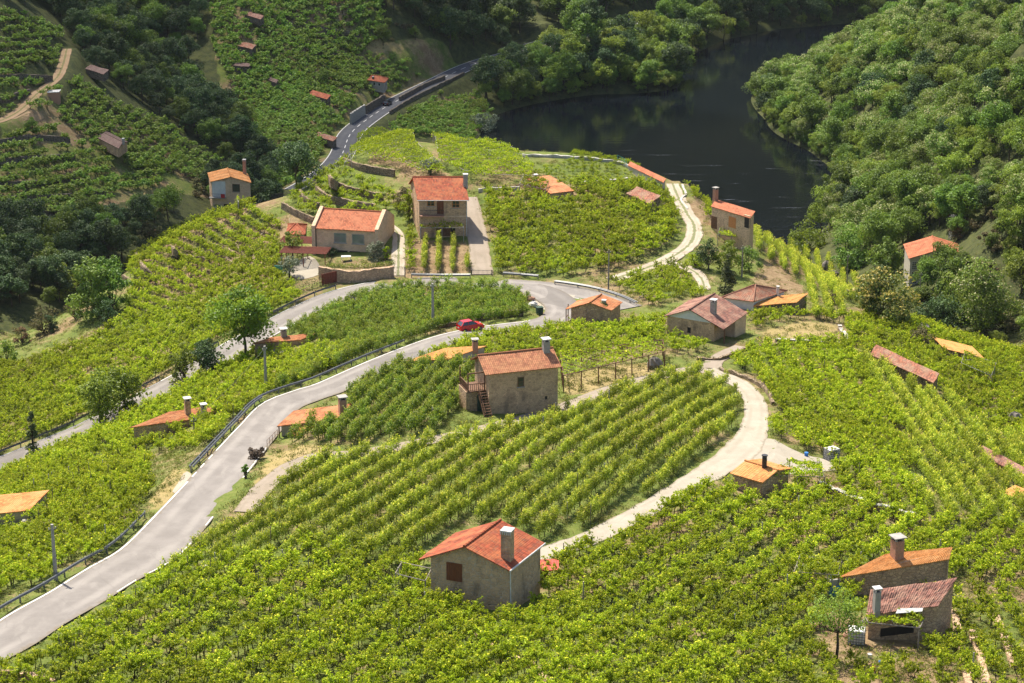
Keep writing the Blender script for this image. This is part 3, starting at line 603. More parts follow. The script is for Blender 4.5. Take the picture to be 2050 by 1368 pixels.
        if ridge and ridge_l is not None and np.linalg.norm(ridge_l[0]-ridge_l[1]) > .5:
            a, c = (np.array(q)+up*.15 for q in ridge_l); n = len(r.V); k = max(2, int(np.linalg.norm(c-a)/.45))
            for i in range(k):
                r.bar(a+(c-a)*i/k, a+(c-a)*(i+1.04)/k, .15, 7, .12)
            uv += [(random.random()*9, random.random()*9) for _ in range(len(r.V)-n)]
        if ridge and roof == 'hip':
            n = len(r.V)
            for kc, ap in ((K[0], A0), (K[1], A1), (K[2], A1), (K[3], A0)): r.bar(kc+up*.15, ap+up*.16, .12, 6)
            uv += [(random.random()*9, random.random()*9) for _ in range(len(r.V)-n)]
        s.roof = link('roof', new_mesh('roof', r.V, r.F, tile, uv=uv), s.e)
    def roof_z(s, x, y):
        zs = []
        for Q in s.slopes:
            n = np.cross(Q[1]-Q[0], Q[3]-Q[0]); zs.append(Q[0][2]-(n[0]*(x-Q[0][0])+n[1]*(y-Q[0][1]))/n[2])
        return min(zs)+.13
    def to_local(s, p): d = p[:2]-s.O[:2]; return np.array((d@s.X, d@s.Y, p[2]-s.O[2]))
    def ray_local(s, u, v):
        d = ray(u, v); o = np.array((0, 0, CAMH)); return s.to_local(o), np.array((d[:2]@s.X, d[:2]@s.Y, d[2]))
    def on_roof(s, u, v):
        o, d = s.ray_local(u, v); t0 = np.linalg.norm(s.O[:2])*.9
        for t in np.arange(t0*.85, t0*1.3, .03):
            p = o+d*t
            if p[2] < s.roof_z(p[0], p[1]): return p
        return o+d*t0
    def on_wall(s, u, v, side='front'):
        o, d = s.ray_local(u, v)
        a, b = {'front': (s.C[0], s.C[1]), 'right': (s.C[1], s.C[2]), 'left': (s.C[3], s.C[0])}[side]
        e = b-a; n = np.array((e[1], -e[0])); t = ((a-o[:2])@n)/(d[:2]@n); return o+d*t
    def chimney(s, u, v, vtop, w, mat='cement', cap='slab', d=None):
        p = s.on_roof(u, v); px = F/np.linalg.norm(s.O-(0, 0, CAMH)); w = w/px; d = d or w; wx = s.O[:2]+s.X*p[0]+s.Y*p[1]
        zt = z_at(wx[0], wx[1], vtop)-s.O[2]; zb = s.roof_z(p[0], p[1])-.5; ch = MB()
        if cap == 'slab':
            ch.box2((p[0]-w/2, p[1]-d/2, zb), (p[0]+w/2, p[1]+d/2, zt-.42)); c = ch.build('chimney', mat, s.e); k = MB()
            for a in (-1, 1):
                for b in (-1, 1): k.box((p[0]+a*w*.40, p[1]+b*d*.40, zt-.27), (w*.17, d*.17, .32))
            k.box((p[0], p[1], zt-.06), (w*1.35, d*1.35, .10)); k.build('chimney_cap', 'cap_white' if mat != 'brick' else 'cement', c)
            m = MB(); m.box((p[0], p[1], zt-.40), (w*.6, d*.6, .03)); m.build('flue', 'dark_hole', c)
        elif cap == 'flat':
            ch.box2((p[0]-w/2, p[1]-d/2, zb), (p[0]+w/2, p[1]+d/2, zt-.16)); c = ch.build('chimney', mat, s.e)
            k = MB(); k.box((p[0], p[1], zt-.09), (w*1.15, d*1.15, .14))
            for i in range(6): k.box((p[0]-w*.5+w*i/5, p[1]-d*.585, zt-.28), (w*.07, .05, .26))
            k.build('chimney_cap', 'cap_white', c)
        else:
            ch.bar((p[0], p[1], zb), (p[0], p[1], zt-.3), w/2, 12); c = ch.build('chimney', mat, s.e)
            k = MB(); k.bar((p[0], p[1], zt-.12), (p[0], p[1], zt), w*.62, 12)
            for i in range(6):
                a = math.pi*i/3; k.bar((p[0]+w*.4*math.cos(a), p[1]+w*.4*math.sin(a), zt-.35), (p[0]+w*.4*math.cos(a), p[1]+w*.4*math.sin(a), zt-.1), w*.08, 5)
            k.build('chimney_cap', mat, c)
        return c
    def opening(s, rect, style='window', side='front', frame='wood', nx=2, ny=2):
        u0, v0, u1, v1 = rect; a = s.on_wall(u0, v1, side); b = s.on_wall(u1, v0, side)
        base = np.array((a[0], a[1])); e = b[:2]-a[:2]; w = np.linalg.norm(e); e = e/max(w, 1e-6); n = np.array((e[1], -e[0])); z0, z1 = a[2], b[2]
        ang = math.atan2(e[1], e[0])
        def bx(mb, x0, x1, za, zb, out, th, mi=0):
            c = base+e*(x0+x1)/2+n*(out-th/2); mb.box((c[0], c[1], (za+zb)/2), (abs(x1-x0), th, abs(zb-za)), ang, mi)
        if style == 'hole':
            m = MB(); bx(m, 0, w, z0, z1, .02, .3); o = m.build('opening', 'dark_hole', s.e); k = MB(); bx(k, -.15, w+.15, z1, z1+.18, .05, .3); k.build('lintel', s.walls.data.materials[0], o); return o
        if style in ('shutter', 'door'):
            m = MB(); nb = max(2, int(w/.22))
            for i in range(nb): bx(m, w*i/nb+.012, w*(i+1)/nb-.012, z0, z1, .05+.006*(i % 2), .12)
            o = m.build(style, frame, s.e); k = MB(); bx(k, -.08, 0, z0, z1+.08, .07, .2); bx(k, w, w+.08, z0, z1+.08, .07, .2); bx(k, 0, w, z1, z1+.08, .07, .2); k.build('frame', frame, o)
            if style == 'door': k = MB(); bx(k, w*.82, w*.88, (z0+z1)/2-.05, (z0+z1)/2+.05, .1, .05); k.build('handle', 'dark_metal', o)
            return o
        m = MB(); t = .085; ny = 1 if z1-z0 < .9 else ny
        bx(m, 0, t, z0, z1, .06, .14); bx(m, w-t, w, z0, z1, .06, .14); bx(m, t, w-t, z0, z0+t, .06, .14); bx(m, t, w-t, z1-t, z1, .06, .14)
        for i in range(1, nx): bx(m, w*i/nx-.03, w*i/nx+.03, z0+t, z1-t, .05, .1)
        for i in range(1, ny): bx(m, t, w-t, z0+(z1-z0)*i/ny-.025, z0+(z1-z0)*i/ny+.025, .047, .1)
        o = m.build('window', frame, s.e); g = MB(); bx(g, t*.6, w-t*.6, z0+t*.6, z1-t*.6, .018, .05); g.build('pane', 'dark_glass' if style == 'window' else 'glass', o)
        k = MB(); bx(k, -.1, w+.1, z0-.13, z0, .12, .24); k.build('sill', 'cement', o)
        return o

def build_houses():
    H = {}
    h = H['near'] = House('stone_house', 'red roofed rubble house with a tall stone chimney and one brown shutter', 'house', (863,1114), 1200, (1019,1139), bl=(928,1066), roof='gable_f', rise=1.55, rp=.46,
              over=(.4, .3, .4, 1.1), wall='rubble', tile='tile_red')
    h.opening((896,1131,923.5,1161), 'shutter', frame='shutter'); h.opening((889,1187,919,1199), 'hole'); h.chimney(1016,1117,1059,20, 'rubble', 'flat')
    m = MB(); a = h.C3[1]; m.bar((a[0]+.15, a[1]-.05, h.h-.25), (a[0]+.15, a[1]+.1, -1), .06, 8); m.build('downpipe', 'cap_white', h.e)
    m = MB(); q = h.slopes[1]; m.bar(q[0]+(0, 0, .06), q[1]+(0, 0, .06), .09, 8); m.build('gutter', 'cap_white', h.e)
    m = MB(); m.box((-.12, .9, 2.0), (.08, .7, 1.1)); m.build('side_shutter', 'pine_wood', h.e)
    h = H['balcony'] = House('stone_house', 'grey stone house with a timber balcony, weathered tiles and one small window', 'house', (979,748), 829, (1117,733), front=2.0, depth=5.6, roof='gable_s', rise=1.35,
              over=(.35, .35, .3, .55), wall='stone_grey', tile='tile_mottled', wob=.02)
    h.opening((1036,754.5,1049,775), 'window', nx=1, ny=2); h.opening((1091,793,1095.5,800), 'hole'); h.chimney(1093,703,677,13, 'cement', 'slab')
    m = MB(); z = 2.55; m.box2((-2.3, 1.2, z), (-.02, 4.6, z+.14)); m.build('balcony_floor', 'wood', h.e); m = MB()
    for x, y in ((-2.25, 1.25), (-2.25, 4.5), (-.15, 1.25)): MB().box((x, y, z+1.2), (.14, .14, 2.3)).build('balcony_post', 'wood', h.e)
    m.beam((-2.3, 1.25, z+2.42), (0, 1.25, z+2.42), .12, .14); m.build('balcony_beam', 'wood', h.e); m = MB()
    m.beam((-2.25, 1.25, z+1.05), (-.1, 1.25, z+1.05), .09, .09); m.beam((-2.25, 1.25, z+.25), (-.1, 1.25, z+.25), .06, .06); m.beam((-2.25, 1.25, z+1.05), (-2.25, 4.5, z+1.05), .09, .09)
    for k in range(9): m.box((-2.2+k*.25, 1.25, z+.62), (.055, .055, .9))
    for k in range(13): m.box((-2.25, 1.3+k*.25, z+.62), (.055, .055, .9))
    m.build('railing', 'wood', h.e); m = MB()
    for k in range(11): m.box((-.55, 1.0-k*.27, z-.1-k*.25), (.95, .3, .05))
    m.beam((-1.02, 1.2, z), (-1.02, -1.8, z-2.7), .08, .22); m.beam((-.08, 1.2, z), (-.08, -1.8, z-2.7), .08, .22); m.beam((-1.02, 1.2, z+1.0), (-1.02, -1.8, z-1.7), .07, .08)
    for k in range(6): m.box((-1.02, 1.0-k*.5, z+.45-k*.46), (.05, .05, .95))
    m.build('staircase', 'wood', h.e); m = MB(); m.box2((-2.4, 1.6, -2.5), (-.02, 4.6, z-.02)); m.build('lean_to', 'stone_brown', h.e)
    m = MB(); m.box2((-1.0, 1.5, -.3), (-.15, 1.62, 2.0)); m.build('side_door', 'bin_green', h.e)
    h = H['shed_orange'] = House('shed', 'low shed with a smooth orange roof and white capped chimney beside the lower lane', 'shed', (564,852), 874, (671,839), front=2.5, bl=(592,825), roof='mono', rise=.45, wall='plaster', tile='tile_orange',
              over=(.4, .3, .2, .35), ridge=False, amp=.02)
    h.chimney(686,831,793,14, 'brick', 'slab'); h.opening((588,868,600,886), 'hole')
    r = MB(); uv = []; tiled_slope(r, [np.array(q) for q in ((1.0, -1.9, h.h-.75), (4.6, -1.9, h.h-.75), (4.6, -.1, h.h-.2), (1.0, -.1, h.h-.2))], uv=uv, amp=.02); link('porch_roof', new_mesh('porch_roof', r.V, r.F, 'tile_apricot', uv=uv), h.e)
    [MB().box((x, -1.75, h.h/2-1.2), (.15, .15, h.h+.8)).build('porch_post', 'plaster', h.e) for x in (1.1, 4.5)]
    m = MB(); m.box((-.35, -.25, h.h/2-.6), (.13, .13, h.h+1.2)); m.build('corner_post', 'wood', h.e)
    h = H['shed_amber'] = House('shed', 'shed sunk among vines with an amber roof and a pale capped chimney', 'shed', (821,724), 740, (898,720), bl=(893,699), roof='mono', rise=.5, wall='plaster', tile='tile_amber', over=(.3,.2,.2,.3), amp=.02)
    h.chimney(951,699,678,11, 'brick', 'slab')
    h = H['terrace_shed'] = House('stone_shed', 'grey stone shed with an orange lean-to roof and flat concrete terrace', 'shed', (511,689), 716, (602,681), front=6.0, bl=(543,677), roof='mono', rise=.2, wall='stone_grey', tile='tile_orange', over=(.3,.2,.2,.25), wob=.02)
    h.chimney(568,673,657,11, 'cement', 'slab'); m = MB(); m.box2((.3, -3.0, h.h-1.3), (5.2, -.02, h.h-1.05)); m.build('terrace_slab', 'cement', h.e); m = MB(); m.box2((.35, -2.9, -2.2), (5.1, -2.6, h.h-1.31)); m.build('terrace_wall', 'stone_grey', h.e)
    h = H['two_chimney'] = House('stone_house', 'long grey stone house with two chimneys and patchy orange tiles', 'house', (270,856), 898, (386,840), front=6.0, bl=(340,827), roof='mono', rise=.35, wall='rubble', tile='tile_orange', over=(.3,.25,.25,.3), wob=.02)
    h.chimney(376,828,796,11, 'stone_grey', 'slab'); h.chimney(408,828,808,10, 'cement', 'slab'); h.opening((289,875,303,882), 'hole'); h.opening((316,879,321,885), 'hole'); h.opening((340,876,348,880), 'hole')
    h = H['edge_house'] = House('stone_house', 'stone house cut by the left picture edge under an apricot roof', 'house', (-48,1033), 1066, (56,1022), front=6.0, bl=(-12,996), roof='mono', rise=.35, wall='plaster', tile='tile_apricot', over=(.3,.25,.2,.2), amp=.02)
    h.opening((-2,1050,14,1070), 'hole')
    h = H['ivy_house'] = House('stone_house', 'small stone house with ivy on its front beside the road bend', 'house', (1143,617), 653, (1222,621), front=2.5, bl=(1164,602), roof='gable_f', rise=.95, wall='stone_brown', tile='tile_orange', over=(.3,.3,.25,.75))
    h.chimney(1209,607,600,8, 'cement', 'flat'); m = MB(); [m.box((-.75, y, h.h/2-.3), (.13, .13, h.h+.4)) for y in (.1, 2.2)]; m.beam((-.75, .0, 1.2), (-.75, 2.3, 1.2), .06, .08); m.beam((-.75, .1, h.h-.3), (-.75, 2.3, h.h-.3), .1, .12); m.build('porch', 'wood', h.e)
    h = H['white_gable'] = House('stone_house', 'stone house with a white gable and a wide faded red roof', 'house', (1335,632), 668, (1430,648), front=2.5, bl=(1383,602), roof='gable_f', rise=1.5, rp=.5, wall='stone_grey', tile='tile_brown', over=(.45,1.75,.3,.35), gable='white_wall')
    h.opening((1376,656,1383,666), 'hole'); h.chimney(1428,627,599,10, 'cement', 'slab'); m = MB(); W = h.W; m.box((W+1.5, .3, h.h/2-1.2), (.16, .16, h.h+1.0)); m.build('porch_post', 'wood', h.e)
    m = MB(); BR = h.C[2]; m.add([(BR[0]*.5+W*.5, BR[1]*.5, -2.5), (BR[0]*.5+W*.5+1.5, BR[1]*.5, -2.5), (BR[0]+1.5, BR[1], -2.5), (BR[0], BR[1], -2.5)]+[(BR[0]*.5+W*.5, BR[1]*.5, h.h), (BR[0]*.5+W*.5+1.5, BR[1]*.5, h.h-.7), (BR[0]+1.5, BR[1], h.h-.7), (BR[0], BR[1], h.h)],
        [(0,1,5,4),(1,2,6,5),(2,3,7,6),(3,0,4,7),(4,5,6,7)]); m.build('side_wing', 'stone_pale', h.e)
    m = MB(); m.box2((W*.78, -.03, h.h-2.2), (W*.98, .2, h.h-.3)); 
    h = H['hip_house'] = House('hip_roof_house', 'white walled house under a ribbed red hip roof with a white flue pipe', 'house', (1450,595), 612, (1509,602), bl=(1512,576), roof='hip', rise=1.35, hip_in=.95, wall='white_wall', tile='tile_old', over=(.4,)*4, pitch=.42, amp=.06)
    h.chimney(1557,588,573,6, 'cap_white', 'pipe')
    h = H['yellow_shed'] = House('shed', 'ruinous low shed with a straw yellow roof behind the grass lawn', 'shed', (1512,613), 624, (1594,606), bl=(1534,597), roof='mono', rise=.35, wall='dry_wall', tile='tile_amber', wob=.035, over=(.3,.2,.2,.2))
    h = H['river_house'] = House('stone_house', 'speckled stone house with an orange shutter and tall chimney above the river', 'house', (1424,414), 456, (1501,437), bl=(1434,402), roof='mono', rise=.35, wall='stone_spot', tile='tile_new', over=(.3,.25,.2,.2))
    h.opening((1459.5,437.5,1473,454), 'shutter', frame='pine_wood'); h.opening((1424.5,436,1435,456), 'door', frame='wood'); h.opening((1490,435,1500,455), 'hole'); h.chimney(1432,402,375,8, 'brick', 'slab')
    h = H['lattice_house'] = House('large_house', 'tall house with white lattice windows half hidden by trees across the gully', 'house', (1819,517), 577, (1932,517), bl=(1812,490), roof='gable_f', rise=1.7, wall='plaster', tile='tile_new', over=(.4,.4,.3,.4))
    h.opening((1825,524,1852,540), 'window', frame='cap_white', nx=6, ny=4); h.opening((1823.5,544,1836,568), 'window', frame='cap_white', nx=3, ny=6); h.opening((1862,524,1886,540), 'window', frame='cap_white', nx=6, ny=4)
    h = H['white_balcony'] = House('stone_house', 'stone house with a white recessed balcony and slim chimney on the left crest', 'house', (426,364), 427, (501,366), bl=(417.5,347), roof='gable_f', rise=1.3, wall='stone_pale', tile='tile_apricot', over=(.35,.3,.3,.3))
    h.opening((465.5,369,480,384), 'window', nx=1, ny=1); h.opening((449,409,470,427), 'hole'); h.chimney(490,348,319,6, 'brick', 'flat')
    a, b = h.on_wall(424, 394), h.on_wall(451, 366); m = MB(); m.box2((a[0]+.2, -.05, a[2]), (b[0], .1, b[2]+.3)); m.build('balcony_wall', 'white_wall', h.e)
    m = MB(); m.box2((a[0]-.5, -.95, a[2]-.2), (b[0]+.1, -.06, a[2]-.02)); m.build('balcony_floor', 'cement', h.e); m = MB()
    m.beam((a[0]-.45, -.9, a[2]+.95), (b[0], -.9, a[2]+.95), .05, .05); m.beam((a[0]-.45, -.9, a[2]+.95), (a[0]-.45, 0, a[2]+.95), .05, .05)
    for k in range(9): m.box((a[0]-.45+(b[0]-a[0]+.45)*k/8, -.9, a[2]+.47), (.03, .03, .95))
    m.build('railing', 'dark_metal', h.e); m = MB()
    for k in range(5): m.box2((h.W+.05, .3, -1.0), (h.W+.5+.42*k, 2.4, 2.0-.42*k))
    m.build('steps', 'white_stone', h.e)
    m = MB()
    for k in range(7): m.box((b[0]-.95+.14*k, -.93-.02*(k % 2), a[2]+.45), (.13, .06, .85+.1*(k % 3)))
    tag(m.build('cloth', 'red_cloth', None, loc=tuple(h.e.location), rotz=h.rot), 'red cloth hung over the balcony rail of the white balcony house', 'cloth')
    h = H['modern'] = House('modern_house', 'wide pale stone house with two large square windows and parapet gables', 'house', (633,456), 509, (751,463), depth=9.5, roof='gable_s', rise=2.0, wall='stone_pale', tile='tile_new', over=(.35,0,.3,0))
    for r_ in ((669,467.5,693,485.5), (705,470,729,488)): h.opening(r_, 'glass', frame='cement', nx=1, ny=1)
    for r_ in ((674.5,502,696,510), (700,504,721,512)): h.opening(r_, 'hole')
    for x0 in (-.62, h.W-.02):
        m = MB(); z = h.h; L = h.L; p = [(-.25, -2.8), (L+.25, -2.8), (L+.25, z+.35), (L/2, z+2.55), (-.25, z+.35)]
        m.add([(x0, y, q) for y, q in p]+[(x0+.62, y, q) for y, q in p], [(0,1,2,3,4), (9,8,7,6,5)]+[(k, k+5, (k+1) % 5+5, (k+1) % 5) for k in range(5)]); m.build('parapet_gable', 'stone_pale', h.e)
    m = MB(); m.bar((.1, -.12, h.h), (.1, -.12, -1.5), .06, 6); m.build('downpipe', 'dark_metal', h.e)
    h = H['kiosk'] = House('kiosk', 'small red hip roofed kiosk left of the parapet house', 'kiosk', (575,468), 482, (609,469), bl=(578,450), roof='hip', rise=.9, hip_in=.9, wall='plaster', tile='tile_red', over=(.3,)*4)
    h = H['tall'] = House('stone_house', 'tall two storey stone house with brown windows and a steep red roof', 'house', (840,399), 477, (935,399), bl=(822,369), roof='gable_s', rise=2.45, wall='stone_grey', tile='tile_red', over=(.45,.3,.3,.35))
    for r_ in ((855,400,870,413), (905,402,920,416)): h.opening(r_, 'window', frame='pine_wood', nx=2, ny=2)
    h.opening((876,400,887,429), 'door', frame='shutter'); h.opening((874,457,901,473), 'door', frame='wood'); h.opening((902,455,911,470), 'hole')
    a, b = h.on_wall(841, 430), h.on_wall(889, 430); z = a[2]; m = MB(); m.box2((a[0], -.95, z-.18), (b[0], -.02, z)); m.build('balcony_floor', 'brick', h.e); m = MB()
    m.beam((a[0], -.9, z+1), (b[0], -.9, z+1), .06, .06); m.beam((a[0], -.9, z+.12), (b[0], -.9, z+.12), .05, .05); n = 24
    for k in range(n+1): m.box((a[0]+(b[0]-a[0])*k/n, -.9, z+.55), (.03, .03, .9))
    m.build('railing', 'dark_metal', h.e); m = MB(); m.box2((-.05, -.07, z-.45), (h.W+.05, -.012, z-.2)); m.build('string_course', 'stone_pale', h.e)
    m = MB(); q = h.slopes[0]; m.bar(q[0]+(0, -.05, .05), q[1]+(0, -.05, .05), .08, 6); m.bar((h.W-.1, -.1, h.h), (h.W-.1, -.1, -2), .06, 6); m.build('gutter', 'cap_white', h.e)
    h.chimney(932,372,348,9, 'cement', 'flat')
    h = H['vine_shed'] = House('stone_shed', 'stone shed with an orange roof beside the vine canopies on the knoll', 'shed', (1103,388), 404, (1147,383), bl=(1056,358), roof='mono', rise=.5, wall='stone_grey', tile='tile_orange', wob=.03, over=(.25,)*4)
    h.chimney(1072,362,349,7, 'cement', 'slab'); h.opening((1108,391,1115,402), 'hole')
    h = H['ruin_knoll'] = House('ruined_shed', 'half collapsed shed with broken brown tiles on the knoll', 'shed', (1256,390), 404, (1302,408), bl=(1275,376), roof='mono', rise=.5, wall='dry_wall', tile='tile_old', wob=.07, over=(.3,.2,.2,.2))
    h.opening((1266,398,1276,408), 'hole')
    h = H['crest_roof'] = House('shed', 'long orange shed roof tucked behind the white terrace wall', 'shed', (1258,332), 341, (1328,366), bl=(1262,326), roof='mono', rise=.3, wall='plaster', tile='tile_new', over=(.2,)*4)
    h = H['long_shed'] = House('long_shed', 'long low stone shed with lichen stained red tiles on the right slope', 'shed', (1744,709), 724, (1868,766), front=2.0, bl=(1755,694), roof='mono', rise=.55, wall='dry_wall', tile='tile_old', wob=.05, over=(.3,.2,.2,.2))
    h = H['gully_shed'] = House('shed', 'shed with a smooth amber roof at the edge of the right gully', 'shed', (1891,699), 712, (1966,717), bl=(1871,678), roof='mono', rise=.3, wall='dry_wall', tile='tile_amber', over=(.25,)*4, amp=.02)
    h = H['low_shed'] = House('stone_shed', 'sunken stone shed with brown tiles near the right picture edge', 'shed', (1962,908), 920, (2068,964), bl=(1968,897), roof='mono', rise=.4, wall='dry_wall', tile='tile_brown', wob=.05, over=(.25,)*4)
    h = H['cut_shed'] = House('shed', 'amber shed roof cut off by the right picture edge', 'shed', (2010,988), 1000, (2085,1016), bl=(2032,976), roof='mono', rise=.3, wall='dry_wall', tile='tile_amber', over=(.25,)*4)
    h = H['hut'] = House('hut', 'small orange tiled hut with a black metal flue below the concrete yard', 'hut', (1467,948), 974, (1525,965), depth=5.2, roof='gable_s', rise=.55, wall='stone_brown', tile='tile_apricot', over=(.3,)*4, pitch=.34, amp=.05)
    h.chimney(1530,936,911,10, 'dark_metal', 'pipe')
    h = H['brick_chimney'] = House('stone_shed', 'stone shed with orange tiles and a big brick chimney at lower right', 'shed', (1683,1157), 1192, (1897,1119), bl=(1773,1113), br=(1901,1102), roof='mono', rise=.5, wall='stone_brown', tile='tile_apricot', over=(.25,)*4)
    h.chimney(1795,1117,1073,20, 'brick', 'slab'); m = MB(); m.box2((-1.4, .0, -2), (-.1, .25, h.h-.1)); m.build('side_wall', 'plaster', h.e); m = MB(); m.box2((-1.45, -.25, -.5), (-.02, -.05, 1.1)); m.build('door', 'pale_blue', h.e)
    h = H['ruin_near'] = House('ruined_house', 'crooked brown tiled ruin with a vine pergola in front at lower right', 'house', (1737,1229), 1280, (1875,1213), bl=(1747,1187), br=(1909,1164), roof='mono', rise=1.0, wall='stone_brown', tile='tile_brown', wob=.06, over=(.25,)*4)
    h.chimney(1754,1224,1176,12, 'cement', 'slab'); h.opening((1762,1250,1830,1275), 'hole')
    for k in range(3): pass
    m = MB(); p = h.on_roof(1820, 1224); q0, q1 = h.on_roof(1793, 1231), h.on_roof(1846, 1227); q2, q3 = h.on_roof(1848, 1220), h.on_roof(1797, 1221); up = np.array((0, 0, .09))
    m.add([q+up for q in (q0, q1, q2, q3)]+[q+up*1.6 for q in (q0, q1, q2, q3)], [(3,2,1,0),(4,5,6,7),(0,1,5,4),(1,2,6,5),(2,3,7,6),(3,0,4,7)])
    tag(m.build('plastic_sheet', 'cap_white', None, loc=tuple(h.e.location), rotz=h.rot), 'white plastic sheet laid on the eave of the crooked ruin', 'sheet')
    # far side of the valley
    h = H['far_dark'] = House('stone_house', 'dark roofed stone house alone among terraces on the far left slope', 'house', (196,276), 285, (237,297), bl=(213,264), roof='gable_s', rise=.7, wall='stone_brown', tile='tile_dark', over=(.3,)*4, lo=-1.2); h.chimney(247,286,277,4, 'cement', 'flat')
    h = H['far_white'] = House('shed', 'tiny brick shed with a white roof beside the dirt track', 'shed', (96,186), 192, (117,185), bl=(99,182), roof='mono', rise=.2, wall='brick', tile='cap_white', over=(.2,)*4)
    h = H['far_red'] = House('shed', 'small red roofed shed above the dark road', 'shed', (619,189), 196, (654,199), bl=(626,182), roof='mono', rise=.5, wall='dark_wall', tile='tile_red', over=(.25,)*4, lo=-1.2)
    h = H['far_villa'] = House('house', 'small grey villa with a red hip roof above the parked black car', 'house', (738,160), 176, (769,165), bl=(744,152), roof='hip', rise=.9, hip_in=.6, wall='cement', tile='tile_red', over=(.4,)*4, lo=-.8)
    h.opening((747,165,752,171), 'window', frame='cap_white', nx=1, ny=1); h.opening((757,167,762,172), 'window', frame='cap_white', nx=1, ny=1); h.chimney(747,158,153,3, 'dark_metal', 'flat')
    for (lab, e1, vb, e2, bl, tl) in (('brown tiled barn high on the far vineyard hill', (490,30), 36, (521,39), (497,24), 'tile_brown'), ('tumbled reddish barn below the high barn', (476,92), 100, (504,99), (484,84), 'tile_old'),
        ('roofless stone barn with a brown wall on the far hill', (469,132), 143, (497,134), (475,126), 'tile_dark'), ('grey slate shed above the dark ravine trees', (172,139), 146, (207,149), (181,131), 'tile_dark'),
        ('brown roof sunk in vines left of the dark road', (629,271), 278, (666,283), (636,265), 'tile_old'), ('tiny dark roofed barn in the middle of the far vineyard', (538,160), 168, (553,166), (541,156), 'tile_dark'),
        ('little pale roofed shed on the wooded point across the river', (1629,142), 151, (1657,138), (1634,137), 'tile_orange')):
        House('stone_barn', lab, 'barn', e1, vb, e2, bl=bl, roof='mono', rise=.4, wall='dark_wall', tile=tl, wob=.05, over=(.25,)*4, lo=-1.0)
    return H
HOUSES = build_houses()
# ------------------------------------------------------------------ leaves, vines, trees
def leaves(C, N, size, tint, aspect=.62, curl=.0):
    """one small folded blade per centre; returns vertices, faces, tint per vertex"""
    n = len(C); N = N/(np.linalg.norm(N, axis=1)[:, None]+1e-9); a = RNG.normal(size=(n, 3)); T = a-(a*N).sum(1)[:, None]*N; T /= np.linalg.norm(T, axis=1)[:, None]+1e-9
    B = np.cross(N, T); s = np.asarray(size).reshape(-1, 1)*np.ones((n, 1))
    V = np.stack((C-T*s*.5, C+B*s*aspect*.5-N*s*.12, C+T*s*.5, C-B*s*aspect*.5-N*s*.12), 1).reshape(-1, 3)
    Fc = np.arange(4*n).reshape(n, 4); return V, Fc, np.repeat(tint, 4)
def leaf_mesh(name, V, Fc, tint, mat, extra=None):
    """leaf cards plus optional solid pieces (V, F, material)"""
    me = bpy.data.meshes.new(name); nv = len(V); quads = [tuple(f) for f in Fc]; mats = [mat]; mi = [0]*len(quads); V = [tuple(v) for v in V]; tint = list(tint)
    if extra:
        for (v2, f2, m2) in extra:
            k = len(V); V += [tuple(v) for v in v2]; quads += [tuple(i+k for i in f) for f in f2]; mi += [len(mats)]*len(f2); mats.append(m2); tint += [.5]*len(v2)
    me.from_pydata(V, [], quads)
    for m in mats: me.materials.append(MAT[m])
    me.polygons.foreach_set('material_index', mi); a = me.attributes.new('tint', 'FLOAT', 'POINT'); a.data.foreach_set('value', np.asarray(tint, np.float32)); me.update(); return me
def rnd_unit(n, up=0.):
    a = RNG.normal(size=(n, 3)); a[:, 2] += up; return a/np.linalg.norm(a, axis=1)[:, None]

def vine_leaves(kind, n=170, seed=0):
    """bush: shoots arching out of a low head; row: an upright curtain of leaves along x; mat: a flat canopy"""
    C = []; T = []
    if kind == 'bush':
        shoots = RNG.integers(13, 19)
        for k in range(shoots):
            az = RNG.random()*2*math.pi; el = RNG.uniform(.15, 1.25); L = RNG.uniform(.45, 1.1); base = np.array((RNG.normal()*.2, RNG.normal()*.2, RNG.uniform(.6, 1.0)))
            m = n//shoots; t = np.sort(RNG.random(m))**.8
            d = np.array((math.cos(az)*math.cos(el), math.sin(az)*math.cos(el), math.sin(el)))
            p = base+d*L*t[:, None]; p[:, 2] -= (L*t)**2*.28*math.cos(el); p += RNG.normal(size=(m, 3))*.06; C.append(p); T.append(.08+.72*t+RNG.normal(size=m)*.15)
    elif kind == 'row':
        x = RNG.uniform(-.75, .75, n); z = RNG.beta(1.6, 1.3, n)*1.15+.5; y = RNG.normal(size=n)*.19*(1.25-.35*(z-.5)); top = .25*np.sin(x*5+RNG.random()*6)*(z > 1.1)
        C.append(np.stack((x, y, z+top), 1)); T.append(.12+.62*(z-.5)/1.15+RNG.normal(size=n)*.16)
        k = 5
        for _ in range(k):
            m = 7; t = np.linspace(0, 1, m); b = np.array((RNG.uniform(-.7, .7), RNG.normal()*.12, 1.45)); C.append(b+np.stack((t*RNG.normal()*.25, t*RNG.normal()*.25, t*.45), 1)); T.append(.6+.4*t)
    else:
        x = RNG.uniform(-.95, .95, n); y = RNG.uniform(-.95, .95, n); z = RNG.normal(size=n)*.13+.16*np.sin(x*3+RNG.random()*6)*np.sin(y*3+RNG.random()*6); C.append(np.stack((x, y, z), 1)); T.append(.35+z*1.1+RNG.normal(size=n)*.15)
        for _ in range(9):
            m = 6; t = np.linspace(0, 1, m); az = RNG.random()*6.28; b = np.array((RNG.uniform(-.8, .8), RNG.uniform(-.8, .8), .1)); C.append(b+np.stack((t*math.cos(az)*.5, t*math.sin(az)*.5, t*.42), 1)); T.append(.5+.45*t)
    C = np.concatenate(C); T = np.clip(np.concatenate(T), 0, 1)
    return C, T
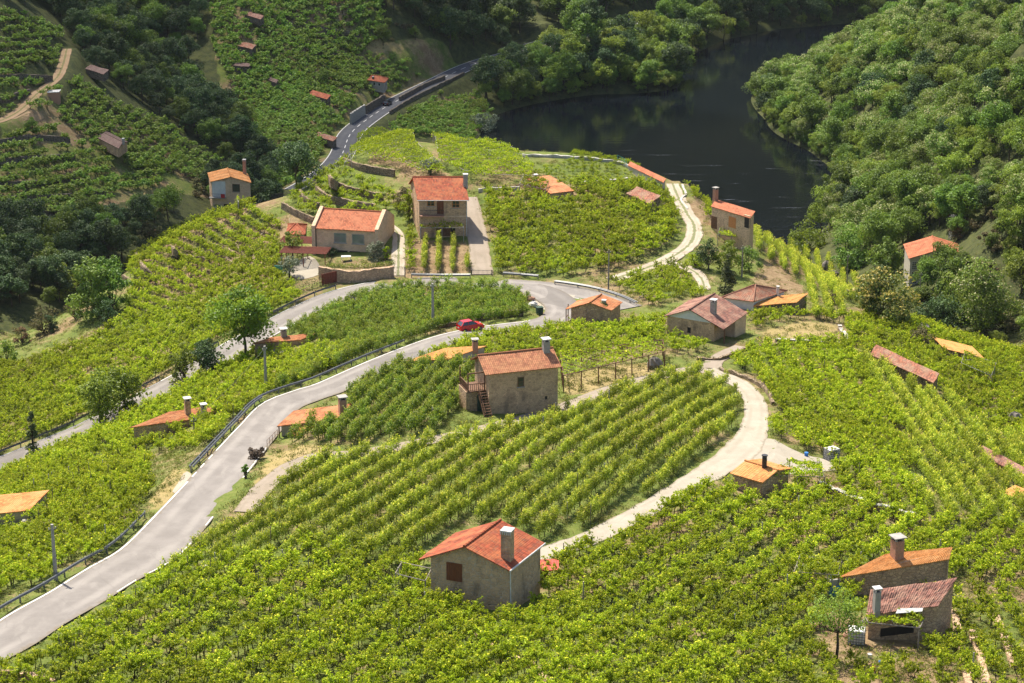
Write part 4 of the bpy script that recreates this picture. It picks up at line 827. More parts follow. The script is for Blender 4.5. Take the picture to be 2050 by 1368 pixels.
def trunk_piece(h=.8, r=.035, lean=.12):
    m = MB(); a = (0, 0, -.3); b = (RNG.normal()*lean, RNG.normal()*lean, h*.55); c = (b[0]+RNG.normal()*lean, b[1]+RNG.normal()*lean, h)
    m.bar(a, b, r*1.3, 5, r); m.bar(b, c, r, 5, r*.8); m.bar(c, (c[0]+RNG.normal()*.3, c[1]+RNG.normal()*.3, h+.25), r*.7, 4, r*.3); return m
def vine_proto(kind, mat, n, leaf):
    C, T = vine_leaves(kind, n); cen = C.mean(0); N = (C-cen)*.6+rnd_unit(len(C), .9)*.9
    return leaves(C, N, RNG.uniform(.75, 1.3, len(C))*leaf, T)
NPROTO = 6
PROTO = {}
def make_protos():
    hidden = bpy.data.collections.new('vine_kinds')          # not linked: only the source of the planting below
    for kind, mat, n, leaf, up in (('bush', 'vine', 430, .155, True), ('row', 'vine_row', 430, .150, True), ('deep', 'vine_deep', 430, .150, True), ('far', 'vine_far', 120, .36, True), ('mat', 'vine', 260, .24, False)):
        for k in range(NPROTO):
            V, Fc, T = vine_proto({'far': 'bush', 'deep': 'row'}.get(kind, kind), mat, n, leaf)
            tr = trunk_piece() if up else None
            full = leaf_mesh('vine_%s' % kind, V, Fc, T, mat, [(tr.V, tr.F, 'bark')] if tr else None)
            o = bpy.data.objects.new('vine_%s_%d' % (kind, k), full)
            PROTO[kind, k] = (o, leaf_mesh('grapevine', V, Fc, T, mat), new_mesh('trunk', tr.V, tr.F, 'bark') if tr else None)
    # weeds
    for k in range(4):
        n = 26; C = np.stack((RNG.normal(size=n)*.22, RNG.normal(size=n)*.22, RNG.uniform(.03, .28, n)), 1); V, Fc, T = leaves(C, rnd_unit(n, .2)+C*2, RNG.uniform(.12, .3, n), RNG.random(n)*.98, .3)
        PROTO['weed', k] = (bpy.data.objects.new('weed_%d' % k, leaf_mesh('weed', V, Fc, T, 'weed')), None, None)
make_protos()
def instancer(name, kinds, P, rot, scl, idx, label, cat):
    """plants the kinds (a list of objects) on the points P with geometry nodes: one object of kind stuff"""
    coll = bpy.data.collections.new(name+'_kinds')
    for k, o in enumerate(kinds):
        c = o.copy(); c.name = '%s_kind_%02d' % (name, k); coll.objects.link(c)
    me = bpy.data.meshes.new(name); me.vertices.add(len(P)); me.vertices.foreach_set('co', np.asarray(P, np.float32).ravel())
    for nm, A, ty, pr in (('rot', rot, 'FLOAT_VECTOR', 'vector'), ('scl', scl, 'FLOAT_VECTOR', 'vector'), ('idx', idx, 'INT', 'value')):
        a = me.attributes.new(nm, ty, 'POINT'); a.data.foreach_set(pr, np.asarray(A, np.int32 if ty == 'INT' else np.float32).ravel())
    ng = bpy.data.node_groups.new(name, 'GeometryNodeTree'); ng.interface.new_socket('Geometry', in_out='INPUT', socket_type='NodeSocketGeometry'); ng.interface.new_socket('Geometry', in_out='OUTPUT', socket_type='NodeSocketGeometry')
    nd = ng.nodes; i = nd.new('NodeGroupInput'); o = nd.new('NodeGroupOutput'); ip = nd.new('GeometryNodeInstanceOnPoints'); ci = nd.new('GeometryNodeCollectionInfo'); ci.inputs[0].default_value = coll; ci.inputs['Separate Children'].default_value = True; ci.inputs['Reset Children'].default_value = True
    def at(nm, ty):
        q = nd.new('GeometryNodeInputNamedAttribute'); q.data_type = ty; q.inputs[0].default_value = nm; return q.outputs['Attribute']
    e2r = nd.new('FunctionNodeEulerToRotation'); L = ng.links.new
    L(i.outputs[0], ip.inputs['Points']); L(ci.outputs[0], ip.inputs['Instance']); ip.inputs['Pick Instance'].default_value = True; L(at('idx', 'INT'), ip.inputs['Instance Index'])
    L(at('rot', 'FLOAT_VECTOR'), e2r.inputs[0]); L(e2r.outputs[0], ip.inputs['Rotation']); L(at('scl', 'FLOAT_VECTOR'), ip.inputs['Scale']); L(ip.outputs[0], o.inputs[0])
    ob = link(name, me); md = ob.modifiers.new('planting', 'NODES'); md.node_group = ng; return tag(ob, label, cat, None, 'stuff')

# ---- where vines cannot stand
def near_line(x, y, P, extra):
    d = np.full(x.shape, 1e9)
    for k in range(0, len(P)): d = np.minimum(d, np.hypot(x-P[k, 0], y-P[k, 1])-P[k, 3]/2)
    return d < extra
CLEAR = [YARDS[k] for k in YARDS]+[[(1500,665),(1600,640),(1680,650),(1690,682),(1560,692),(1498,690)], [(1118,752),(1180,740),(1330,722),(1332,742),(1230,772),(1130,806)], [(488,1030),(520,958),(545,905),(640,890),(705,903),(600,935),(530,985),(500,1040)],
  [(395,1005),(470,955),(500,985),(470,1010),(400,1085),(362,1112)], [(300,985),(345,930),(385,935),(340,1000)], [(1640,1285),(1700,1245),(1850,1270),(1830,1320),(1690,1330)], [(900,830),(975,800),(980,835),(905,860)], [(625,505),(785,505),(785,540),(700,560),(640,560)],
  [(1430,455),(1500,470),(1490,560),(1400,540)]]
CLEARP = [region(c) for c in CLEAR]
def free(x, y, gap=.55, clear=True):
    ok = np.ones(x.shape, bool)
    for P in (LOWER, UPPER): ok &= ~near_line(x, y, P, gap+.55)
    for k_, (P, m) in TL.items(): ok &= ~near_line(x, y, P, gap+(.25 if k_ == 'field_lane' else 0))
    for Q, fr in zip(FOOT, FCLEAR):
        c = sum(np.asarray(q) for q in Q)/4; big = [c+(np.asarray(q)-c)*1.12+(np.asarray(q)-c)/np.linalg.norm(np.asarray(q)-c)*.6 for q in Q]; ok &= ~inpoly(x, y, big) & ~inpoly(x, y, [q-np.array((q[0]/q[1], 1.0))*fr for q in big])
    if clear:
        for Q in CLEARP: ok &= ~inpoly(x, y, Q)
    return ok
def field(px, a, b, row=2.3, step=1.3, jit=.12, miss=.05, bend=0.):
    """plants in rows: direction from pixel a to pixel b, inside the pixel outline"""
    Q = region(px); A, B = pt(*a)[:2], pt(*b)[:2]; d = (B-A)/np.linalg.norm(B-A); n = np.array((-d[1], d[0])); c = Q.mean(0)
    U = (Q-c)@d; W = (Q-c)@n; us = np.arange(U.min()-2, U.max()+2, step); ws = np.arange(W.min()-2, W.max()+2, row)
    uu, ww = np.meshgrid(us, ws); uu = uu+RNG.uniform(-.3, .3, ww.shape[0])[:, None]*step; ww = ww+bend*np.sin(uu*.06+ww*.02)
    uu = uu+RNG.normal(size=uu.shape)*jit*1.3; ww = ww+RNG.normal(size=ww.shape)*jit
    x = c[0]+uu*d[0]+ww*n[0]; y = c[1]+uu*d[1]+ww*n[1]; m = inpoly(x, y, Q) & (RNG.random(x.shape) > miss); x, y = x[m], y[m]; ok = free(x, y); x, y = x[ok], y[ok]
    return np.stack((x, y, hz(x, y)), 1), math.atan2(d[1], d[0])
def widen(px): return [(u+260 if u >= 2100 else u-220 if u <= -60 else u, v) for u, v in px]
FIELDS = [ # outline, row direction, kind, row gap, plant gap, size, missing, jitter
 ('row', [(455,1072),(520,1030),(600,950),(760,905),(960,858),(1160,800),(1300,745),(1400,738),(1462,768),(1490,800),(1482,868),(1420,935),(1290,1012),(1180,1070),(1090,1100),(1075,1085),(1000,1042),(905,1058),(840,1108),(770,1125),(640,1110),(420,1130),(330,1150),(400,1100)], (750,1080), (1250,770), 2.4, 1.1, .98, .05, .11),
 ('bush', [(-60,1330),(60,1270),(240,1165),(330,1140),(420,1125),(640,1105),(845,1120),(860,1205),(900,1215),(900,1440),(-80,1440)], (300,1330), (620,1120), 2.6, .95, 1.06, .05, .15),
 ('bush', [(880,1215),(1010,1190),(1110,1125),(1190,1090),(1300,1035),(1465,965),(1530,985),(1640,980),(1700,1015),(1900,1045),(2120,1075),(2120,1210),(1900,1160),(1700,1210),(1650,1240),(1640,1300),(1500,1440),(860,1440)], (1150,1250), (1450,1060), 2.6, .95, 1.08, .06, .17),
 ('bush', [(1640,1300),(1700,1240),(1880,1180),(2120,1200),(2120,1440),(1480,1440)], (1900,1200), (1960,1340), 2.5, 1.3, 1.0, .18, .3),
 ('bush', [(1432,705),(1500,690),(1560,700),(1690,690),(1720,730),(1770,800),(1800,870),(1830,960),(1850,1030),(1700,1010),(1650,960),(1690,935),(1600,900),(1545,872),(1548,800),(1510,762)], (1600,760), (1680,900), 2.5, .95, 1.1, .05, .18),
 ('bush', [(1690,690),(1690,640),(1780,640),(1880,668),(1990,700),(2100,745),(2100,900),(1990,880),(1940,840),(1880,790),(1740,720)], (1700,660), (1960,740), 2.2, 1.1, 1.06, .08, .25),
 ('row', [(1720,730),(1740,722),(1880,790),(1940,840),(1990,880),(2100,900),(2100,1075),(1900,1040),(1850,1030),(1830,960),(1800,870),(1770,800)], (1760,780), (1860,930), 2.45, 1.1, 1.12, .1, .16),
 ('bush', [(-60,1290),(130,1165),(250,1085),(330,990),(290,985),(300,900),(420,900),(500,820),(540,790),(660,748),(720,700),(560,700),(470,718),(300,795),(190,855),(100,895),(-60,965)], (150,1120), (330,960), 2.5, .95, 1.03, .06, .15),
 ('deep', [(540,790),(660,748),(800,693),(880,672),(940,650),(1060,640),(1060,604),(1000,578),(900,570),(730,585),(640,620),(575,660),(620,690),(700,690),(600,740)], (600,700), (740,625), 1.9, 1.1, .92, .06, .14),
 ('bush', [(-60,945),(100,875),(200,830),(440,700),(560,625),(600,600),(560,545),(560,500),(480,520),(430,560),(330,640),(250,640),(170,690),(60,730),(-60,745)], (200,800), (460,660), 2.5, .92, 1.04, .06, .14),
 ('bush', [(250,640),(330,640),(430,560),(480,520),(560,500),(562,440),(510,420),(430,428),(360,455),(255,520),(262,570)], (430,470), (545,520), 2.3, .95, 1.0, .06, .12),
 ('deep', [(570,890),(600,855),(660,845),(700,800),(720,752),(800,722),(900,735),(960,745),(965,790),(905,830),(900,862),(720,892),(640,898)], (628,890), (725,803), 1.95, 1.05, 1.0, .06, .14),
 ('bush', [(690,770),(800,724),(900,690),(1000,664),(1090,656),(1130,655),(1330,668),(1335,690),(1230,712),(1120,728),(970,728),(900,742),(760,740)], (750,745), (1000,670), 1.95, 1.25, .95, .08, .25),
 ('bush', [(960,385),(1060,395),(1150,370),(1260,372),(1330,390),(1350,420),(1362,470),(1330,505),(1220,548),(1120,556),(995,548),(985,470),(968,430)], (1010,540), (1300,495), 2.2, 1.05, 1.2, .08, .3),
 ('bush', [(1215,562),(1330,530),(1400,550),(1410,600),(1300,620),(1270,605)], (1230,570), (1330,590), 2.1, 1.25, .98, .06, .25),
 ('bush', [(1080,640),(1140,650),(1230,655),(1330,640),(1332,690),(1200,668),(1085,660)], (1090,650), (1300,660), 2.0, 1.25, 1.0, .05, .25),
 ('bush', [(1335,672),(1440,690),(1420,712),(1350,712)], (1340,690), (1430,700), 2.0, 1.3, 1.0, .05, .25),
 ('row', [(1490,470),(1530,470),(1590,495),(1700,545),(1740,600),(1690,640),(1610,640),(1600,560),(1530,520)], (1560,500), (1650,620), 2.1, 1.15, 1.0, .1, .16),
 ('bush', [(1500,640),(1590,625),(1690,645),(1640,648),(1560,660),(1500,668)], (1510,650), (1660,640), 2.1, 1.3, 1.0, .1, .25),
 ('bush', [(1370,375),(1430,395),(1470,420),(1420,460),(1415,430)], (1390,380), (1440,450), 2.2, 1.3, .85, .25, .25),
 ('bush', [(590,392),(650,345),(700,350),(790,390),(800,430),(760,440),(650,435),(580,425)], (600,400), (780,430), 2.6, 1.3, .9, .2, .3),
 ('row', [(832,545),(836,485),(930,485),(938,545)], (850,545), (855,490), 2.35, .95, .9, .02, .08),
 ('bush', [(808,540),(812,480),(818,400),(828,400),(826,480),(822,545)], (812,530), (822,420), 1.2, 1.2, 1.0, .02, .2),
 ('bush', [(1050,350),(1140,325),(1235,320),(1285,352),(1160,366)], (1060,345), (1260,340), 1.5, 1.0, .5, .1, .25)]
def plant_vines():
    P = []; R = []; S = []; K = []
    for (kind, px, a, b, row, step, size, miss, jit) in FIELDS:
        p, ang = field(widen(px), a, b, row, step, jit, miss, .5 if kind == 'bush' else .25); n = len(p)
        r = np.zeros((n, 3)); r[:, 2] = ang+(RNG.normal(size=n)*.1+(RNG.random(n) > .5)*math.pi if kind != 'bush' else RNG.random(n)*6.283)
        patch = .5+.5*np.sin(p[:, 0]*.11+2*np.sin(p[:, 1]*.07))*np.sin(p[:, 1]*.13+1.3)
        s = size*(RNG.normal(size=n)*.13+1.02+.16*patch).clip(.5, 1.4); sz = s*RNG.uniform(.9, 1.15, n)
        P.append(p); R.append(r); S.append(np.stack((s, s, sz), 1)); K += [(kind, int(k)) for k in RNG.integers(0, NPROTO, n)]
    P = np.concatenate(P); R = np.concatenate(R); S = np.concatenate(S); u, v, dep = project(P+np.array((0, 0, .8)))
    inside = (u > 12) & (u < 2038) & (v > 0) & (v < 1350); order = np.argsort(np.where(inside, dep, 1e9)); near = order[:300]; mask = np.ones(len(P), bool); mask[near] = False
    for i in near:
        o, leaf, tr = PROTO[K[i]]; ob = link('grapevine', leaf); ob.location = P[i]; ob.rotation_euler = R[i]; ob.scale = S[i]
        tag(ob, 'leafy grapevine standing with many others along the bottom edge of the vineyard', 'grapevine', 'grapevines nearest the viewer'); t = link('trunk', tr, ob)
    kinds = [PROTO[k, j][0] for k in ('bush', 'row', 'deep') for j in range(NPROTO)]; idx = np.array([('bush', 'row', 'deep').index(k)*NPROTO+j for k, j in K])
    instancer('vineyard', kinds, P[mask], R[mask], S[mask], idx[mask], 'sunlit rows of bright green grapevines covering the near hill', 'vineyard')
    return len(P), P
NV, VP = plant_vines()
def plant_weeds():
    n = 60000; x = RNG.uniform(-115, 100, n); y = 150+RNG.beta(1, 1.7, n)*260; u, v, d = project(np.stack((x, y, hz(x, y)), 1)); ok = (u > -60) & (u < 2110) & (v < 1420)
    x, y = x[ok], y[ok]; ok = free(x, y, -.15, False); x, y = x[ok], y[ok]; g = .5+.5*np.sin(x*.35+np.sin(y*.3)*2)*np.sin(y*.41); ok = RNG.random(len(x)) < .35+.65*g; x, y = x[ok], y[ok]
    for Q in [region(YARDS[k]) for k in YARDS]: ok = ~inpoly(x, y, Q); x, y = x[ok], y[ok]
    n = len(x); R = np.zeros((n, 3)); R[:, 2] = RNG.random(n)*6.28; s = RNG.uniform(.5, 1.5, n)
    instancer('weeds', [PROTO['weed', k][0] for k in range(4)], np.stack((x, y, hz(x, y)), 1), R, np.stack((s, s, s), 1), RNG.integers(0, 4, n), 'grass and weeds between the vines', 'grass')
plant_weeds()
def plant_far():
    P = []; R = []; S = []
    for px, a, b, row, step, size, miss in (
        ([(0,28),(70,40),(125,70),(128,110),(110,145),(0,140)], (0,90), (110,110), 2.8, 1.2, 1.4, .1), ([(0,135),(110,165),(125,200),(70,240),(0,235)], (0,210), (120,180), 3.2, 1.2, 1.4, .12), ([(150,150),(230,215),(330,250),(430,320),(530,385),(430,375),(350,350),(250,340),(120,240)], (180,300), (330,230), 2.1, 1.2, 1.45, .1),
        ([(0,262),(90,250),(180,300),(330,330),(320,380),(230,400),(180,430),(0,440)], (0,360), (230,330), 3.4, 1.1, 1.5, .12),
        ([(420,-30),(760,-30),(770,80),(690,110),(740,160),(700,220),(690,290),(640,330),(560,392),(545,330),(470,200),(430,100)], (480,200), (650,120), 2.0, 1.3, 1.55, .12),
        ([(700,100),(790,120),(850,160),(770,200),(740,190),(700,150)], (720,150), (790,140), 2.0, 1.2, 1.2, .1), ([(790,245),(880,190),(960,190),(985,230),(945,285),(780,268)], (800,250), (930,200), 2.0, 1.2, 1.35, .1)):
        Q = region(px); A, B = pt(*a)[:2], pt(*b)[:2]; d = (B-A)/np.linalg.norm(B-A); n = np.array((-d[1], d[0])); c = Q.mean(0); U = (Q-c)@d; W = (Q-c)@n
        uu, ww = np.meshgrid(np.arange(U.min(), U.max(), step), np.arange(W.min(), W.max(), row)); ww = ww+1.6*np.sin(uu*.05)+RNG.normal(size=uu.shape)*.3; uu = uu+RNG.normal(size=uu.shape)*.5
        x = c[0]+uu*d[0]+ww*n[0]; y = c[1]+uu*d[1]+ww*n[1]; m = inpoly(x, y, Q) & (RNG.random(x.shape) > miss); x, y = x[m], y[m]
        k = .5+.5*np.sin(x*.12+np.sin(y*.09)*2)*np.sin(y*.15); ok = (RNG.random(len(x)) > .3*(k > .72)) & ~near_line(x, y, FAR, 2.0) & ~near_line(x, y, TL['hill_track'][0], .5)
        for Qf in FOOT: ok &= ~inpoly(x, y, Qf)
        x, y = x[ok], y[ok]; n_ = len(x); r = np.zeros((n_, 3)); r[:, 2] = RNG.random(n_)*6.28; s = size*RNG.uniform(.75, 1.25, n_); P.append(np.stack((x, y, hz(x, y)), 1)); R.append(r); S.append(np.stack((s, s, s*.95), 1))
    P = np.concatenate(P); instancer('far_vineyard', [PROTO['far', k][0] for k in range(NPROTO)], P, np.concatenate(R), np.concatenate(S), RNG.integers(0, NPROTO, len(P)), 'shaded vineyard terraces on the slopes beyond the gully', 'vineyard')
    return len(P)
NF = plant_far(); print('vines', NV, 'far', NF)
# ------------------------------------------------------------------ trees
def crown(n, R, zc, Hc, lobes, leaf, seed, kind='round', flower=0., low=.15):
    """leaf cards over many uneven clumps; R radius, zc centre height, Hc half height"""
    C = []; N = []; T = []; L = []
    for k in range(lobes):
        d = rnd_unit(1, .35)[0]; rr = RNG.uniform(.35, .95); c = np.array((d[0]*R*rr, d[1]*R*rr, zc+d[2]*Hc*rr)); q = RNG.uniform(.17, .42)*R
        if kind == 'cone':
            f = RNG.random(); rad = R*(1-f)*.9+.1; az = RNG.random()*6.28; c = np.array((math.cos(az)*rad*.7, math.sin(az)*rad*.7, zc-Hc+2*Hc*f)); q = .22*R+.35*rad*.6
        L.append((c, q)); m = int(n/lobes*RNG.uniform(.6, 1.4)); u = rnd_unit(m, .35); p = c+u*q*(RNG.uniform(.62, 1.08, m)[:, None])*np.array((1, 1, .8)); off = RNG.normal()*.22
        t = .45+off+RNG.normal(size=m)*.2; t = np.clip(t, 0, .78)
        if flower:
            fl = (RNG.random(m) < flower*RNG.uniform(.2, 1.6)) & (u[:, 2] > -.1); t[fl] = RNG.uniform(.9, 1., fl.sum())
        C.append(p); N.append(u*.8+rnd_unit(m, .4)*.8); T.append(t)
    C = np.concatenate(C); N = np.concatenate(N); T = np.concatenate(T); V, Fc, TT = leaves(C, N, RNG.uniform(.7, 1.35, len(C))*leaf, T, .7); return V, Fc, TT, L
def limbs(L, h, r, zfork, spread=1.):
    m = MB(); p = np.array((0., 0, -.6)); k = 4; a = p
    for i in range(k):
        b = np.array((RNG.normal()*.012*h+a[0], RNG.normal()*.012*h+a[1], zfork*(i+1)/k)); m.bar(a, b, r*(1.25-.45*i/k), 7, r*(1.25-.45*(i+1)/k)); a = b
    for c, q in L[:14]:
        mid = (a*.5+c*.5)+np.array((0, 0, -.1*h))*RNG.random(); m.bar(a, mid, r*.5, 5, r*.32); m.bar(mid, c, r*.32, 4, r*.1)
    return m
TREE = {}
def tree_protos():
    spec = {'oak': ('oak', 4600, 4.2, 5.9, 3.5, 40, .38, 'round', 0, 9.5), 'dark': ('dark_tree', 3800, 4.1, 5.9, 3.9, 34, .42, 'round', 0, 10), 'chestnut': ('chestnut', 4800, 4.4, 5.7, 3.5, 42, .36, 'round', .36, 9.5),
            'light': ('light_tree', 3600, 3.6, 5.0, 3.4, 34, .36, 'round', 0, 8.5), 'scrub': ('scrub', 900, 2.0, 1.3, 1.3, 18, .34, 'round', .12, 2.5), 'conifer': ('conifer', 1800, 1.7, 4.4, 4.0, 40, .34, 'cone', 0, 8.5)}
    for k, (mat, n, R, zc, Hc, lobes, leaf, kind, fl, h) in spec.items():
        for j in range(6 if k in ('oak', 'dark', 'chestnut') else 3):
            V, Fc, T, L = crown(n, R*RNG.uniform(.9, 1.1), zc, Hc*RNG.uniform(.88, 1.12), lobes, leaf, j, kind, fl); m = limbs(L, h, .17 if k != 'scrub' else .06, zc-Hc*.45)
            TREE[k, j] = (bpy.data.objects.new('tree_%s_%d' % (k, j), leaf_mesh('tree_%s' % k, V, Fc, T, mat, [(m.V, m.F, 'bark')])), leaf_mesh('crown', V, Fc, T, mat), new_mesh('trunk', m.V, m.F, 'bark'), h)
tree_protos()
NK = {'oak': 6, 'dark': 6, 'chestnut': 6, 'light': 3, 'scrub': 3, 'conifer': 3}
def put_tree(kind, p, s, label, group=None, sz=None, name=None):
    j = int(RNG.integers(0, NK[kind])); _, cr, tr, h = TREE[kind, j]; o = empty(name or {'scrub': 'shrub', 'conifer': 'conifer_tree', 'chestnut': 'chestnut_tree', 'oak': 'oak_tree'}.get(kind, 'tree'), p, RNG.random()*6.28, label, 'shrub' if kind == 'scrub' else 'tree', group)
    o.scale = (s, s, sz or s); link('crown', cr, o); link('trunk', tr, o); return o
def own_tree(u, vb, wpx, hpx, mat, label, lobes=30, n=3000, kind='round', flower=0., name='tree', clear=.3, leaf=None, cat='tree', r=.14):
    """a tree of its own shape: foot at pixel (u, vb), crown wpx wide, hpx tall over the foot"""
    p = pt(u, vb); px = F/np.linalg.norm(p-(0, 0, CAMH)); H = hpx/px/.95; R = wpx/px/2; zb = H*(clear-(.24 if clear < .12 else .1)); zc = (H+zb)/2; Hc = (H-zb)/2
    V, Fc, T, L = crown(int(n*1.25), R*1.06, zc, Hc*1.08, lobes+8, leaf or max(.24, min(.46, R*.125)), 0, kind, flower); o = empty(name, p, RNG.random()*6.28, label, cat); link('crown', leaf_mesh('crown', V, Fc, T, mat), o)
    m = limbs(L, H, r, max(.3, zc-Hc*.5)); m.build('trunk', 'bark', o); return o
GROVES = [ # outline, kinds, spacing, size, label group
 ('right', [(1735,40),(1770,-60),(2130,-60),(2130,300),(2130,560),(2000,520),(1900,470),(1760,530),(1700,520),(1645,470),(1600,440),(1660,370),(1590,330),(1500,290),(1460,230),(1560,130),(1660,80)], (('chestnut', .36), ('oak', .36), ('dark', .08), ('light', .20)), 5.3, .86),
 ('gully', [(1830,630),(1830,560),(1960,520),(2130,560),(2130,740),(1990,700)], (('oak', .3), ('scrub', .45), ('light', .25)), 4.2, .62),
 ('band', [(60,-60),(400,-60),(410,40),(435,160),(505,290),(560,370),(520,390),(450,330),(360,265),(275,215),(190,150),(150,80),(100,20),(0,10),(0,-60)], (('dark', .7), ('oak', .3)), 5.0, .80),
 ('ravine', [(-60,470),(180,462),(250,430),(335,405),(425,365),(560,375),(600,390),(420,420),(260,500),(240,530),(100,620),(-60,720)], (('dark', .6), ('oak', .25), ('scrub', .15)), 4.4, .78),
 ('crest', [(760,-60),(1015,-60),(1045,50),(1035,95),(955,118),(900,95),(850,60),(770,45)], (('dark', .75), ('oak', .25)), 6.0, 1.1),
 ('bank', [(965,185),(985,125),(1055,112),(1190,86),(1290,54),(1385,24),(1480,80),(1430,150),(1330,185),(1200,210),(1080,245),(985,262)], (('oak', .5), ('light', .3), ('dark', .2)), 5.4, 1.05),
 ('top', [(1050,-60),(1730,-60),(1730,60),(1600,76),(1475,92),(1420,0),(1290,14),(1180,45),(1090,60)], (('dark', .5), ('oak', .4), ('light', .1)), 6.2, 1.1)]
GROVES += [('gully', [(1870,480),(2000,420),(2130,370),(2130,570),(1990,540)], (('scrub', .6), ('light', .2), ('oak', .2)), 3.0, .62), ('shore', [(1490,170),(1560,215),(1640,285),(1710,330),(1720,420),(1640,420),(1540,330),(1470,260),(1440,200)], (('oak', .5), ('light', .5)), 2.8, .5),
 ('shore', [(985,275),(1100,250),(1220,225),(1330,200),(1430,160),(1490,105),(1400,100),(1300,140),(1150,170),(1040,200)], (('oak', .6), ('light', .4)), 3.0, .55), ('shore', [(1470,100),(1600,84),(1730,66),(1730,40),(1600,50),(1460,70)], (('oak', .6), ('light', .4)), 3.2, .55),
 ('hill', [(430,0),(760,0),(780,60),(700,110),(720,220),(690,290),(600,380),(560,330),(470,190)], (('oak', .5), ('dark', .3), ('scrub', .2)), 16, .42), ('hill', [(690,40),(920,90),(940,125),(880,150),(800,110),(700,70)], (('oak', .5), ('scrub', .5)), 5.5, .5), ('hill', [(0,130),(230,220),(430,340),(330,390),(0,440)], (('oak', .4), ('scrub', .6)), 15, .4)]
GLAB = {'shore': ('small bank tree leaning over the river shore', 'small trees on the river shore'), 'hill': ('lone bush or small tree among the far vineyard terraces', 'bushes of the far vineyards'), 'right': ('leafy tree of the dense wood covering the slope right of the river', 'trees of the wood on the right slope'), 'gully': ('bushy tree in the overgrown gully at the right edge', 'trees of the right gully'),
        'band': ('dark tree of the shaded belt descending across the left hillside', 'trees of the shaded left belt'), 'ravine': ('dark tree in the shaded ravine below the left terraces', 'trees of the left ravine'),
        'crest': ('dark tree of the shaded wood above the river road at the top', 'trees above the river road'), 'bank': ('bankside tree between the dark road and the river', 'trees along the river bank'),
        'top': ('tree on the far bank at the top edge beyond the river', 'trees of the far bank')}
def plant_trees():
    cand = []
    for nm, px, kinds, sp, size in GROVES:
        Q = region(widen(px)); x0, y0 = Q.min(0); x1, y1 = Q.max(0); xs, ys = np.meshgrid(np.arange(x0, x1, sp), np.arange(y0, y1, sp*.95)); x = xs.ravel()+RNG.uniform(-.42, .42, xs.size)*sp; y = ys.ravel()+RNG.uniform(-.42, .42, xs.size)*sp
        ok = inpoly(x, y, Q) & (hz(x, y) > .02) & ~near_line(x, y, FAR, 3.0) & ~near_line(x, y, TL['hill_track'][0], 1.5)
        for q in FOOT: c = sum(np.asarray(k) for k in q)/4; dd = np.hypot(x-c[0], y-c[1]); ok &= (dd > 7.5) & ~((dd < 17) & (y < c[1]+4))
        x, y = x[ok], y[ok]; ks = [k for k, w in kinds]; ws = [w for k, w in kinds]
        for a, b in zip(x, y):
            k = ks[int(RNG.choice(len(ks), p=ws))]; s = size*RNG.choice((.62, .8, .95, 1.1, 1.32))*RNG.uniform(.92, 1.08)*(1.0 if k != 'scrub' else 1.3); cand.append((nm, k, a, b, float(hz(a, b)), s))
    P = np.array([(c[2], c[3], c[4]) for c in cand]); S = np.array([c[5] for c in cand]); hh = np.array([TREE[c[1], 0][3] for c in cand])*S; u, v, d = project(P+np.stack((0*hh, 0*hh, hh*.75), 1))
    vis = (u > -15) & (u < 2065) & (v > -25) & (v < 1380); o = np.array((0, 0, CAMH))
    for i in np.where(vis)[0]:
        q = P[i]+(0, 0, hh[i]*.85); t = np.linspace(.45, .985, 160)[:, None]; w = o+(q-o)*t
        if (w[:, 2] < hz(w[:, 0], w[:, 1])).any(): vis[i] = False
    size = np.where(vis, hh/d, 0); order = np.argsort(-size); own = set(int(i) for i in order[:275] if size[i] > 0); rest = [i for i in range(len(cand)) if i not in own]
    for i in own:
        nm, k, a, b, z, s = cand[i]; put_tree(k, (a, b, z), s, GLAB[nm][0], GLAB[nm][1], s*RNG.uniform(.88, 1.15))
    kinds = []; start = {}
    for k in NK:
        start[k] = len(kinds); kinds += [TREE[k, j][0] for j in range(NK[k])]
    R = np.zeros((len(rest), 3)); R[:, 2] = RNG.random(len(rest))*6.28; idx = [start[cand[i][1]]+int(RNG.integers(0, NK[cand[i][1]])) for i in rest]
    instancer('woodland', kinds, P[rest], R, np.repeat(S[rest][:, None], 3, 1), idx, 'continuous woodland filling the far slopes behind the single trees', 'woodland')
    return len(cand), int(vis.sum())
print('trees', plant_trees())
